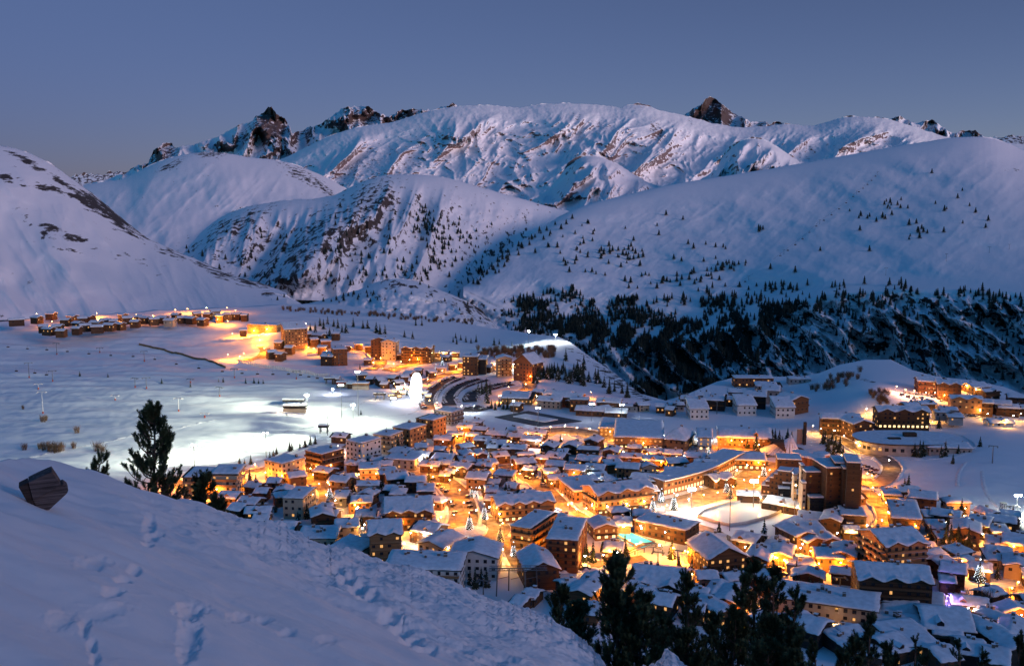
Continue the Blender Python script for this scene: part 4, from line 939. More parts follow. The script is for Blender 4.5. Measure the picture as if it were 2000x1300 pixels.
# oval leisure centre on the right
def oval():
    o = G(1770, 876, 0); root = empty('leisure_centre', o)
    a, b, h = 33, 20, 7; m = MB(); m2 = MB(); m3 = MB(); n_ = 40
    def P(i, s=1): t = 2 * math.pi * i / n_; return a * s * math.copysign(abs(math.cos(t)) ** .8, math.cos(t)), b * s * math.copysign(abs(math.sin(t)) ** .8, math.sin(t))
    for i in range(n_):
        x0, y0 = P(i); x1, y1 = P(i + 1); m.quad([(x0, y0, -3), (x1, y1, -3), (x1, y1, h), (x0, y0, h)])
        X0, Y0 = P(i, 1.05); X1, Y1 = P(i + 1, 1.05); m2.quad([(X0, Y0, h), (X1, Y1, h), (X1, Y1, h + .8), (X0, Y0, h + .8)])
    m3.quad([(*P(i, 1.05), h + .8) for i in range(n_)]); m3.quad([(*P(i, 1.05), h + .001) for i in range(n_)][::-1])
    m.build('wall', M_grey, root); r = m2.build('roof', M_eave, root); m3.build('snow_cover', M_snow, r)
    for i in range(22, 39):
        x0, y0 = P(i); x1, y1 = P(i + 1); t = math.atan2(y1 - y0, x1 - x0)
        link('window', W_lit if i in (24, 25, 31, 32, 35) else W_dark, root, ((x0 + x1) / 2, (y0 + y1) / 2, 3.6), t, (1.6, 1, 1.4))
    m = MB(); m.box(-1, 7, 1, 5, h + .8, h + 3.2); m.box(-14, -6, -6, -3, h + .8, h + 1.6); m.build('skylight', M_eave, r)
    FOOT.append((o.x, o.y, 0, a, b, h)); tag(root, 'oval leisure centre with a flat snow roof at the foot of the right-hand piste', 'leisure centre'); LM.append((1770, 868, 'the oval leisure centre'))
oval()
house(1852, 872, 26, 10, 4, -6, 'S', 'g', label='low grey extension behind the oval leisure centre, two dark firs before it', noun='annex', lit=0)
# ---------------------------------------------------------------- roads and flat grounds
M_road = simple('slushy_road', (.36, .30, .24), .75, .4, .25, bump=.3, c2=(.16, .12, .09)); M_lot = simple('car_park_slush', (.10, .09, .085), .8, .4, .2, c2=(.05, .045, .045))
M_bank = simple('ploughed_snow', (.72, .73, .76), .8, .12, .8, bump=.6)
ROADPX = []
def dens(pts, st=3.0, smooth=True):
    a = [np.array(p, float) for p in pts]; out = []
    for i in range(len(a) - 1):
        p0 = a[max(i - 1, 0)]; p1 = a[i]; p2 = a[i + 1]; p3 = a[min(i + 2, len(a) - 1)]
        n = max(2, int(np.linalg.norm(p2 - p1) / st))
        for k in range(n):
            t = k / n; out.append(.5 * ((2 * p1) + (-p0 + p2) * t + (2 * p0 - 5 * p1 + 4 * p2 - p3) * t * t + (-p0 + 3 * p1 - 3 * p2 + p3) * t ** 3))
    out.append(a[-1]); return out
def ground_at(x, y):
    # image column/row of a world point on the valley, by iteration
    py = px_of((x, y, 0)); q = py
    for _ in range(3):
        z = float(z0(q[0], q[1])); q = px_of((x, y, z))
    return Vector((x, y, float(z0(q[0], q[1])) + float(vnoise(q[0], q[1], x, y))))
rl = [0]
def ribbon(name, pts, wd, mt, lift=.22, road=True, bank=0):
    rl[0] += .012; P_ = [G(x, y) for x, y in dens(pts)]; 
    if road: ROADPX.append(([(p.x, p.y) for p in P_], wd))
    rows_ = []; across = 5
    for i, p in enumerate(P_):
        t = P_[min(i + 1, len(P_) - 1)] - P_[max(i - 1, 0)]; t.z = 0; t.normalize(); n_ = Vector((-t.y, t.x, 0)); r = []
        for k in range(across):
            q = p + n_ * wd * (k / (across - 1) - .5); q = ground_at(q.x, q.y); q.z += lift + rl[0]; r.append(tuple(q))
        rows_.append(r)
    return tag(link(name, grid_mesh(name, np.array(rows_), mt)), kind='structure')
ribbon('road', [(800, 905), (835, 925), (868, 942), (893, 965), (903, 990), (905, 1015), (896, 1035), (885, 1050)], 15, M_road)
ribbon('road', [(885, 1050), (905, 1062), (935, 1062), (965, 1048), (975, 1030), (950, 1015), (915, 1012)], 11, M_road)
ribbon('road', [(790, 905), (830, 898), (862, 880), (895, 868), (930, 872), (960, 878)], 8, M_road)
ribbon('road', [(985, 908), (1020, 928), (1055, 948), (1078, 970), (1100, 992), (1130, 1010), (1150, 1022)], 11, M_road)
ribbon('road', [(985, 1050), (1000, 1075), (1020, 1108), (1060, 1110), (1130, 1107), (1200, 1098), (1260, 1090)], 8, M_road)
ribbon('road', [(1060, 846), (1110, 842), (1170, 852), (1230, 862), (1300, 866), (1360, 868), (1420, 874), (1480, 880), (1520, 890)], 22, M_road)
ribbon('road', [(1200, 896), (1260, 908), (1310, 905), (1350, 912), (1385, 906)], 9, M_road)
ribbon('road', [(1270, 990), (1320, 985), (1370, 972), (1420, 958), (1460, 940), (1490, 918), (1510, 903)], 20, M_road)
ribbon('road', [(1250, 1000), (1310, 1010), (1350, 1025), (1395, 1040), (1430, 1060)], 8, M_road)
ribbon('road', [(595, 925), (615, 940), (640, 955), (645, 975), (635, 990)], 12, M_road)
ribbon('road', [(470, 925), (510, 918), (545, 912), (590, 905)], 10, M_road); ribbon('road', [(330, 940), (360, 950), (400, 962)], 12, M_road)
ribbon('road', [(670, 872), (700, 874)], 8, M_road); ribbon('road', [(826, 848), (850, 850), (880, 852)], 8, M_road)
ribbon('road', [(432, 660), (470, 660), (510, 650), (530, 643), (500, 635)], 13, M_road)
ribbon('road', [(505, 655), (500, 668), (518, 682), (512, 694), (490, 702), (466, 706)], 11, M_road)
ribbon('road', [(395, 630), (420, 632), (450, 634), (475, 634)], 9, M_road); ribbon('road', [(390, 612), (430, 614), (470, 612)], 10, M_road)
ribbon('road', [(600, 690), (640, 688), (690, 684), (720, 688), (742, 700), (742, 712), (725, 724)], 12, M_road)
ribbon('road', [(760, 725), (800, 712), (840, 706), (880, 700)], 16, M_road)
ribbon('road', [(826, 748), (860, 735), (900, 726), (950, 720), (1000, 724), (1025, 738), (1035, 755), (1015, 768)], 12, M_road)
ribbon('road', [(1620, 852), (1650, 862), (1690, 885), (1725, 895), (1742, 915), (1728, 938), (1700, 948), (1684, 935)], 10, M_road)
ribbon('road', [(1684, 958), (1705, 975), (1728, 995), (1736, 1018), (1726, 1035), (1690, 1052), (1650, 1062)], 11, M_road)
ribbon('road', [(1760, 780), (1800, 790), (1840, 793), (1890, 800), (1930, 815)], 10, M_road)
ribbon('road', [(1500, 1100), (1560, 1100), (1610, 1104), (1660, 1092)], 16, M_road); ribbon('road', [(1965, 1150), (2010, 1170)], 16, M_road)
def bank(pts, off, seed, hs=1):
    P_ = [G(x, y) for x, y in dens(pts, 2.5)]; rows_ = []
    for i, p in enumerate(P_):
        t = P_[min(i + 1, len(P_) - 1)] - P_[max(i - 1, 0)]; t.z = 0; t.normalize(); n_ = Vector((-t.y, t.x, 0)); hh = hs * max(0.02, .9 + 1.6 * float(perlin(i * .35 + seed, seed * 1.7))); r = []
        for o_, z_ in ((-1.3, -.3), (-.7, .7), (-.1, 1), (.6, .75), (1.4, -.3)): q = p + n_ * (off + o_); r.append((q.x, q.y, p.z + z_ * hh))
        rows_.append(r)
    tag(link('snow_bank', grid_mesh('snow_bank', np.array(rows_), M_bank)), kind='structure')
for i_, (pts_, wd_) in enumerate([([(800, 905), (835, 925), (868, 942), (893, 965), (903, 990), (905, 1015), (896, 1035)], 15), ([(985, 908), (1020, 928), (1055, 948), (1078, 970), (1100, 992), (1130, 1010)], 11), ([(1060, 846), (1110, 842), (1170, 852), (1230, 862), (1300, 866), (1360, 868), (1420, 874), (1480, 880)], 22), ([(595, 925), (615, 940), (640, 955), (645, 975)], 12), ([(1684, 958), (1705, 975), (1728, 995), (1736, 1018), (1726, 1035)], 10), ([(1620, 852), (1650, 862), (1690, 885), (1725, 895), (1742, 915), (1728, 938)], 10), ([(600, 690), (640, 688), (690, 684), (720, 688), (742, 700)], 12), ([(826, 748), (860, 735), (900, 726), (950, 720), (1000, 724)], 12), ([(432, 660), (470, 660), (510, 650)], 13), ([(1000, 1075), (1020, 1108), (1060, 1110), (1130, 1107), (1200, 1098)], 8), ([(470, 925), (510, 918), (545, 912)], 10)]):
    bank(pts_, wd_ / 2 + 1.2, i_ * 3 + 1); bank(pts_, -wd_ / 2 - 1.2, i_ * 3 + 2)
for i_, pts_ in enumerate([[(0, 903), (120, 880), (230, 858), (330, 838), (420, 820)], [(300, 896), (420, 868), (540, 845), (640, 828)], [(560, 812), (640, 800), (700, 790), (730, 775)], [(690, 800), (705, 812), (760, 812), (800, 808), (815, 798), (790, 790)], [(1880, 850), (1905, 870), (1870, 890), (1800, 898), (1740, 896)], [(1870, 950), (1872, 925), (1885, 905)], [(1918, 920), (1925, 960), (1960, 1000), (1990, 1020)]]):
    bank(pts_, 0, i_ * 5 + 60, .35)
ribbon('path', [(1790, 1030), (1815, 1055), (1850, 1080), (1870, 1095)], 4, M_bank, road=False)
PARK = [[(843, 800), (838, 785), (846, 768), (866, 750), (895, 738)], [(885, 792), (878, 778), (890, 762), (915, 750), (945, 742)], [(925, 785), (922, 776), (940, 764), (975, 754), (1000, 750)], [(905, 800), (925, 800), (945, 795)]]
for p in PARK: ribbon('car_park_row', p, 17, M_lot)
ribbon('terrace_road', [(1735, 765), (1770, 772), (1810, 778), (1850, 782)], 24, M_bank, lift=.3)
for a in PARK[:3]:
    ribbon('snow_bank', [(x + 17, y + 5) for x, y in a], 6, M_bank, lift=.9, road=False); 
def flat(name, pts, mt, lift, kind='structure'):
    P_ = [G(x, y) for x, y in pts]; z = sum(p.z for p in P_) / len(P_) + lift
    m = MB(); m.quad([(p.x, p.y, z) for p in P_]); m.f[-1] = m.f[-1][::-1] if Vector(m.v[1]).copy() and (Vector(m.v[1]) - Vector(m.v[0])).cross(Vector(m.v[2]) - Vector(m.v[1])).z < 0 else m.f[-1]
    for i in range(len(P_)):
        a, b = P_[i], P_[(i + 1) % len(P_)]; m.quad([(a.x, a.y, z - .002), (b.x, b.y, z - .002), (b.x, b.y, z - 2), (a.x, a.y, z - 2)])
    o = m.build(name, mt)
    if kind: tag(o, kind=kind)
    return o, z, P_
M_ice = simple('ice', (.62, .62, .58), .25, .05, .1); M_pitch = simple('dark_cleared_ground', (.06, .07, .085), .7, .2, .3)
rink, rz_, RP = flat('rink_ice', [(1362, 1010), (1375, 1000), (1420, 986), (1470, 979), (1505, 980), (1532, 990), (1528, 1000), (1500, 1012), (1455, 1024), (1425, 1028), (1390, 1020)], M_ice, .5)
m = MB()
for i in range(len(RP)):
    a, b = RP[i], RP[(i + 1) % len(RP)]; m.tube((a.x, a.y, rz_ + .4), (b.x, b.y, rz_ + .4), .25, .25, 4, cap=False); m.quad([(a.x, a.y, rz_ - 1), (b.x, b.y, rz_ - 1), (b.x, b.y, rz_ + 1.2), (a.x, a.y, rz_ + 1.2)])
tag(m.build('rink_boards', M_wmetal), 'low boards running round the oval ice rink', 'rink boards')
flat('cleared_pitch', [(966, 815), (1032, 803), (1136, 823), (1052, 833)], M_pitch, .5); flat('pitch_snow', [(1002, 815), (1026, 810), (1090, 821), (1064, 826)], M_bank, 1.1)
M_water, nt_, b_ = mat('pool_water'); b_.inputs['Base Color'].default_value = (.05, .45, .5, 1); b_.inputs['Roughness'].default_value = .15; b_.inputs['Emission Color'].default_value = (.1, .75, .85, 1); b_.inputs['Emission Strength'].default_value = .7; M_water.cycles.emission_sampling = 'NONE'  # the water surface itself glows, standing in for lamps under the water
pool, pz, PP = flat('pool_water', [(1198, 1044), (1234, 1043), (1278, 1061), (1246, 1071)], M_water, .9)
m = MB()
for i in range(4):
    a, b = PP[i], PP[(i + 1) % 4]; m.tube((a.x, a.y, pz), (b.x, b.y, pz), .5, .5, 4)
tag(m.build('pool_edge', M_cream), 'pale stone edge around the turquoise outdoor pool', 'pool edge')
ig = G(916, 1040); m = MB(); m.tube((0, 0, -.5), (0, 0, 1.0), 9.5, 8.6, 28); tag(m.build('roundabout_island', M_bank, loc=ig), 'round snowy traffic island with the biggest lit tree on it', 'traffic island')
for x, y, t in [(915, 1040, 'the tree-lit roundabout'), (1445, 1003, 'the ice rink'), (1238, 1060, 'the turquoise pool'), (813, 765, 'the white ferris wheel'), (1050, 815, 'the snowed-in pitch'), (495, 680, 'the hairpin road'), (910, 770, 'the curved car park'), (1700, 1140, 'the white lattice tower'),
                (32, 620, 'the dark barn at the far hamlet end'), (150, 628, 'the middle of the far hamlet'), (260, 622, 'the far hamlet road'), (420, 612, 'the bright upper end of the far hamlet'), (1033, 668, 'the floodlit knoll'), (640, 960, 'the yellow avenue tree'), (900, 960, 'the wide orange avenue'), (1065, 955, 'the orange side street'),
                (980, 880, 'the dense roofs below the pitch'), (1100, 895, 'the chalets left of the sports centre'), (1240, 900, 'the ochre chalets above the grand hotel'), (1340, 895, 'the ochre chalets above the arcade'), (1780, 985, 'the roofs under the round piste'), (1870, 1020, 'the last roofs beside the right-hand piste'), (1960, 1070, 'the yellow-lit roof at the frame edge'), (1910, 1240, 'the dark roofs in the bottom corner'), (1490, 1070, 'the lit chalets under the rink'), (1570, 1035, 'the chalets in front of the dark towers'),
                (490, 980, 'the first roofs behind the snow slope'), (740, 965, 'the roofs under the sprawling hotel lane'), (1380, 1165, 'the unlit chalets behind the near pines'), (1920, 780, 'the dark hamlet on the plateau rim'), (1640, 1085, 'the ochre houses left of the dark hotel'), (1590, 1225, 'the black house under the striped building')]: LM.append((x, y, t))

# ---------------------------------------------------------------- more chalets where the village still has room
def onroad(p, mg=1):
    for pts, wd in ROADPX:
        for q in pts[::2]:
            if abs(q[0] - p.x) < wd / 2 + mg and abs(q[1] - p.y) < wd / 2 + mg: return True
    return False
def inside(x, y, mg=.8):
    for (cx, cy, rz, hw, hd, h) in FOOT:
        dx, dy = x - cx, y - cy
        if abs(dx) + abs(dy) > (hw + hd) * 1.5 + 4: continue
        ca, sa = math.cos(rz), math.sin(rz); u = dx * ca + dy * sa; v = -dx * sa + dy * ca
        if abs(u) < hw + mg and abs(v) < hd + mg: return True
    return False
_q = random.Random(21); _n = 0
for _t in range(6000):
    x, y = _q.uniform(470, 2000), _q.uniform(835, 1290)
    lo = np.interp(x, [470, 560, 700, 840, 960, 1100, 1500, 1700, 1760, 2000], [960, 905, 872, 838, 838, 862, 900, 960, 950, 1010]); hi = np.interp(x, [470, 700, 900, 1080, 1300, 1500, 2000], [990, 1060, 1100, 1090, 1090, 1240, 1290])
    if not lo < y < hi or (1150 < x < 1340 and 1010 < y < 1090) or (1340 < x < 1560 and 965 < y < 1045) or (1040 < x < 1540 and 835 < y < 885) or (870 < x < 1010 and 1000 < y < 1090): continue
    w, d = _q.uniform(8, 13), _q.uniform(7, 9.5); p = G(x, y, 4.5)
    if onroad(p, 4) or inside(p.x, p.y, max(w, d) * .52 + 1): continue
    house(x, y, w, d, _q.uniform(3.6, 6), _q.choice([-25, -18, -10, 0, 15, 25]), _q.choice('GGGHSP'), _q.choice('dddbbpcok'), lit=.12, balc=1, chim=1, wins=1, step=3.4); _n += 1
    if _n > 62: break
# ---------------------------------------------------------------- lamps
CL = dict(o=((1, .28, .015), M_bulb), y=((1, .43, .06), M_bulbw), w=((.88, .95, 1), M_bulbc), p=((1, .40, .20), M_bulb), v=((.45, .25, 1), M_purple))
LAMPS = """
72 620 o;104 638 o 2;150 632 o 2;193 634 o 3;190 620 o 2;245 626 o;268 622 o;300 625 o 2;342 612 o;367 611 o;405 610 y 2;420 613 o 3;445 610 o 2;460 613 o;425 633 o 2;445 636 o
455 660 o 2;475 658 o 3;495 650 o 3;523 652 y 4;535 645 y 4;505 664 o 2;507 676 o 2;518 690 o 2;478 700 o 4;470 706 o 3;445 704 o;598 640 y 2;615 690 o 4;640 694 o 3;602 684 o 2;686 686 o 2;712 686 o 3;735 696 o 4;744 708 o 4;728 720 o 4;745 684 w
768 722 o 3;782 716 o 4;800 712 o 3;815 708 o 2;828 702 y 4;845 702 y 3;865 698 y 3;880 700 y 3;835 752 o 3;850 742 o 4;865 735 o 4;890 727 o 4;905 720 y 3;925 722 o 2;945 720 o 2;965 722 y 3;985 722 y 3;1003 722 w 3;1012 716 o 3;1025 738 o 3;1036 745 o 3;1025 762 o 3;995 768 o 3;1005 785 y 4;1030 786 y 3;975 786 o 2
1112 790 o 2;1150 790 o 2;1155 778 o 2;1200 792 o;790 762 y 3;778 770 y 3;770 762 p 2;800 768 w 4;840 795 o 4;855 800 p 3;900 806 w 2;925 806 w
857 842 o 4;848 848 o 2;895 856 o 3;878 864 o 3;866 878 o 3;900 852 o 3;920 866 o 2;938 892 w 2;820 908 w 3;905 862 o 3;1010 862 o 3;1045 874 w 2;970 878 o 2;925 898 o 2;1060 866 o 2;1075 880 o 2
1075 848 o 4;1105 846 y 5;1125 850 y 6;1150 852 y 4;1190 858 y 5;1215 860 y 5;1245 862 y 5;1275 864 y 4;1300 868 o 4;1330 868 o 4;1376 862 w 8;1395 874 o 3;1425 876 o 3;1450 878 o 3;1480 884 o 3;1500 880 o 3;1160 868 o 3;1180 872 o 2
1202 898 y 4;1238 902 o 3;1282 906 o 3;1345 904 y 3;1258 916 o 4;1210 888 o 2;1130 886 o 3;1100 872 o 3;1056 884 o 2;1022 932 y 4;1068 938 o 3;1100 942 w 2;1150 942 w 3;1055 912 o 2;1000 924 o 3;1290 914 o 3;1320 908 o 2;1120 938 o;1040 942 o 3;1080 962 o 3;1100 985 o 4;1120 1002 o 4;1010 912 o 3;1185 915 o 2;1245 880 o 3
733 942 o 3;787 944 o 3;818 915 o 3;845 930 o 4;868 946 o 3;845 948 o 3;880 955 o 4;897 975 o 4;905 1000 o 4;890 1025 o 4;880 998 p 2;890 935 y 3;900 925 y 3;866 996 y 2;940 970 y 3;995 932 o 2;1000 942 o 3;960 932 o 2;660 886 o 4;698 884 w 3
650 924 o 3;625 926 o 4;562 944 o 3;605 932 o 4;625 962 o 4;645 960 y 4;690 944 o 3;658 996 y 3;700 1010 y 3;612 944 o 3;640 985 y 3;592 912 o 3;530 918 o 4;500 924 o 4;475 930 o 4;372 958 o 4;340 938 o 4;355 950 o 4;395 968 o 3;425 962 o 3;330 955 o 3;470 950 o 2;495 958 o 3;440 1000 o 2;545 945 o 2;520 940 o 3
718 1044 y 3;706 1052 y 3;772 1048 y 3;806 1058 y 3;788 1034 o 2;694 1004 o 2;712 1012 y 2;735 1085 y 5;862 1086 y 3;826 1066 w 2;845 1066 o 2;800 1006 o 2;850 1030 o 2
950 1032 y 5;932 1015 y 4;965 1010 y 4;985 1042 o 4;1000 1060 o 4;985 1095 y 5;1000 1105 y 4;900 1062 w 2;975 1022 y 4;1082 1000 w 3;1065 1004 y 3;1128 1014 o 4;1110 1004 o 4;1150 985 o 3;1185 1008 y 4;1222 1003 y 6;1255 995 y 6;1165 1006 y 5;1142 1012 o 3;1290 992 w 5;1320 985 y 5
1345 975 y 6;1370 968 y 6;1395 958 y 6;1420 946 y 6;1440 935 y 6;1460 925 y 5;1478 918 o 4;1490 905 o 4;1500 935 o 4;1480 948 o 5;1455 955 o 5;1430 968 o 4;1400 980 o 5;1370 985 o 4;1345 994 w 9;1300 1005 o 3;1330 1014 o 4;1360 1028 o 2;1515 915 o 3
1512 992 y 4;1530 1000 y 3;1555 1010 y 4;1595 902 o 3;1640 905 o 3;1585 846 y 4;1600 852 y 3;1626 856 y 5;1645 866 y 5;1668 880 y 5;1700 888 y 5;1735 915 y 3;1690 942 o 5;1704 946 o 4;1682 930 o 3;1690 812 y 5;1712 808 y 4;1715 830 y 4;1760 828 y 4;1785 828 y 4;1818 824 y 6;1812 800 y 4
1748 768 p 4;1765 774 p 4;1785 776 p 4;1805 780 p 4;1825 780 p 3;1842 784 o 4;1880 762 o 4;1892 766 y 5;1905 770 y 3;1925 822 y 5;1948 830 y 5;1975 826 y 4;1990 822 y 4;1870 802 y 3;1895 806 y 3;1915 812 y 4
1700 970 o 5;1714 984 o 5;1728 1000 o 5;1736 1020 o 4;1722 1036 y 4;1690 1046 y 4;1660 1052 y 5;1630 1062 y 4;1596 1068 y 4;1568 1082 y 6;1540 1090 y 6;1512 1096 y 5;1600 1100 o 5;1575 1112 o 5;1545 1112 o 5;1520 1112 o 4;1640 1105 o 4;1395 1106 y 6;1412 1106 y 5;1372 1100 o 4;1440 1100 y 4;1450 1090 y 4;1370 1092 y 3;1668 1100 o 3;1718 1098 o 4;1735 1090 o 2
1794 1090 o 5;1810 1096 o 4;1790 1046 o 2;1850 1024 o 3;1842 1040 y;1885 1012 o 4;1868 1088 o 4;1920 1064 y 5;1940 1064 y 4;1980 1080 o 4;1908 1128 y 4;1922 1132 y 4;1880 1118 o 2;1985 1160 o 7;1970 1172 o 5;2000 1180 o 6;1718 1188 y 2;1795 1190 v 3;1822 1184 v 3;1885 1212 y 3;1900 1216 y 2;1988 1226 o 3;1625 1240 y 1
1145 1108 y 5;1175 1106 y 5;1205 1100 y 4;1128 1072 o 3;1102 1092 o 4;1215 1048 y 7;1190 1042 y 6;1255 1052 y 5;1222 1076 o 3;1188 1092 o 3;1245 1084 o 3;1285 1086 y 4;1310 1092 o 4;1340 1100 o 3;1160 1156 o;1146 1178 y;1178 1178 o 1;1230 1162 y 2;1400 1200 o 2;1455 1182 o;1418 1206 o;1355 1136 o 2;1375 1146 o 2;1280 1040 y 4;1300 1060 y 3
"""
def inside(x, y, mg=.8):
    for (cx, cy, rz, hw, hd, h) in FOOT:
        dx, dy = x - cx, y - cy
        if abs(dx) + abs(dy) > (hw + hd) * 1.5 + 4: continue
        ca, sa = math.cos(rz), math.sin(rz); u = dx * ca + dy * sa; v = -dx * sa + dy * ca
        if abs(u) < hw + mg and abs(v) < hd + mg: return True
    return False
def free(p, mg=1.2, tries=14):
    if not inside(p.x, p.y, mg): return p
    to = Vector((-p.x, -p.y)).normalized(); s_ = Vector((-to.y, to.x))
    for k in range(1, tries * 2):
        for dv in (to, s_, -s_, to * .7 + s_ * .7, to * .7 - s_ * .7):
            q = p.xy + dv * k * .8
            if not inside(q.x, q.y, mg): return ground_at(q.x, q.y)
    return p
LB = {}
for k_, (c_, bm) in CL.items():
    m = MB(); m.tube((0, 0, -.5), (0, 0, 5.6), .09, .06, 6); m.tube((0, 0, 5.6), (0, -1.0, 5.9), .05, .05, 5); pole = m.mesh('pole', M_metal)
    m = MB(); m.ball((0, -1.1, 5.75), .24, 8, 5); LB[k_] = (pole, m.mesh('lamp_head', bm))
LAMPK = LAMP_POWER
for seg in LAMPS.strip().replace('\n', ';').split(';'):
    t = seg.split(); px, py, c_ = float(t[0]), float(t[1]), t[2]; s_ = float(t[3]) if len(t) > 3 else 1.5
    p = free(G(px, py, 0)); root = empty('street_lamp', p)
    a = rnd.uniform(-1, 1); root.rotation_euler = (0, 0, a); link('pole', LB[c_][0], root); hd_ = link('lamp_head', LB[c_][1], root)
    l = bpy.data.lights.new('lamp_light', 'POINT'); l.energy = LAMPK * max(s_, 2 if py < 650 else 0) ** .8 * (.55 if c_ == 'y' else 1) * ((8.5 if px < 560 else 4.2) if py < 735 else (1.75 if c_ == 'o' else 1.2)); l.color = CL[c_][0]; l.shadow_soft_size = .35
    lo = bpy.data.objects.new('lamp_light', l); C.objects.link(lo); lo.parent = root; lo.location = (0, -1.1, 5.2)
    tag(root, None, 'street lamp', 'street lamps of the resort'); BLD.append((root, px, py, dict(o='orange', y='warm white', w='cool white', p='pinkish', v='violet')[c_], 'street lamp', 0, ''))
# tall floodlight masts
def mast(px, py, h, label, heads, pw=None, aim=None, color=(.9, 1, .92), size=R(80), bulb=M_bulbc, r=1.2, blend=.6):
    p = free(G(px, py)); root = empty('floodlight_mast', p); m = MB(); m.tube((0, 0, -1), (0, 0, h), .22, .14, 8); m.box(-1.6, 1.6, -.15, .15, h - .6, h - .4); m.box(-1.6, 1.6, -.15, .15, h + .3, h + .5); m.build('pole', M_metal, root)
    m = MB()
    for i in range(heads): m.ball((-1.3 + 2.6 * i / max(1, heads - 1) if heads > 1 else 0, -.5, h + .1), .38 * r, 8, 5)
    m.build('lamp_head', bulb, root)
    if pw:
      for aim in (aim if isinstance(aim, list) else [aim]):
        l = bpy.data.lights.new('flood', 'SPOT' if aim else 'POINT'); l.energy = pw; l.color = color; l.shadow_soft_size = .6
        lo = bpy.data.objects.new('flood', l); C.objects.link(lo); lo.parent = root; lo.location = (0, -1.2, h)
        if aim:
            l.spot_size = size; l.spot_blend = blend; dv = G(*aim) - (p + Vector((0, 0, h))); lo.rotation_euler = (-dv).to_track_quat('Z', 'Y').to_euler()
    tag(root, label, 'floodlight'); return root
GW = (.94, 1, .74)
mast(668, 838, 32, 'floodlight mast at the upper right end of the brightest piste strip', 3, 1.0e6, [(60, 800), (200, 830), (330, 862), (440, 880)], GW, R(36), blend=1)
mast(700, 812, 34, 'floodlight mast between the lower lift station and the first roofs', 3, 2.0e6, [(40, 680), (120, 720), (200, 760), (330, 790), (440, 700)], GW, R(36), blend=1)
mast(640, 850, 18, 'floodlight mast beside the youngest firs on the piste edge', 3, 2.5e5, (420, 885), GW, R(90), blend=.9)
mast(520, 893, 16, 'floodlight mast behind the salmon block on the piste edge', 2, 6e5, (250, 880), GW, R(80), blend=.9)
mast(380, 912, 14, 'floodlight mast behind the orange twin blocks', 2, 3e5, (120, 860), GW, R(80), blend=.9)
mast(690, 826, 14, 'low floodlight mast near the first roofs of the piste side', 2, 1.2e5, None, GW)
mast(600, 800, 12, 'floodlight mast beside the lower lift station on the piste', 2, 1.2e5, None, GW)
mast(1033, 672, 14, 'brilliant white floodlight standing on the dark knoll', 1, 9e5 * FK, None, (.8, 1, .92), r=3)
mast(1085, 668, 8, 'low floodlight at the tip of the knoll', 2, 3e5 * FK, None, (1, 1, .95))
mast(1471, 992, 15, 'bright floodlight mast at the far side of the ice rink', 2, 9e4 * FK, None, (1, .93, .75), r=2.4)
mast(1425, 1036, 22, 'tall dark mast at the near side of the ice rink', 0); mast(1551, 1022, 20, 'tall mast with one amber lamp at the right end of the ice rink', 1, 6e3 * FK, None, (1, .5, .15), bulb=M_bulb, r=.8)
mast(1350, 998, 12, 'white floodlight blazing at the left corner of the ice rink', 2, 7e4 * FK, None, (.97, .97, 1), r=2.2)
mast(1051, 830, 13, 'mast with two lamps at the near edge of the snowed-in pitch', 2, 4e3 * FK, None, (.85, .9, 1)); mast(1156, 822, 13, 'mast with a bright lamp right of the snowed-in pitch', 2, 5e3 * FK, None, (1, .95, .85))
mast(1003, 810, 11, 'lamp mast at the left corner of the snowed-in pitch', 1, 1e3); mast(1214, 815, 11, 'lamp mast in front of the dark sheds right of the pitch', 2, 2e3)
mast(650, 768, 5, 'piste machine lamp glaring white on the middle of the piste', 1, 6e4 * FK, None, (.85, .85, 1), r=2)
mast(1985, 1010, 12, 'floodlight on the right-hand piste beside the last bare trees', 2, 1.6e5 * FK, None, (.95, 1, .85), r=1.5)

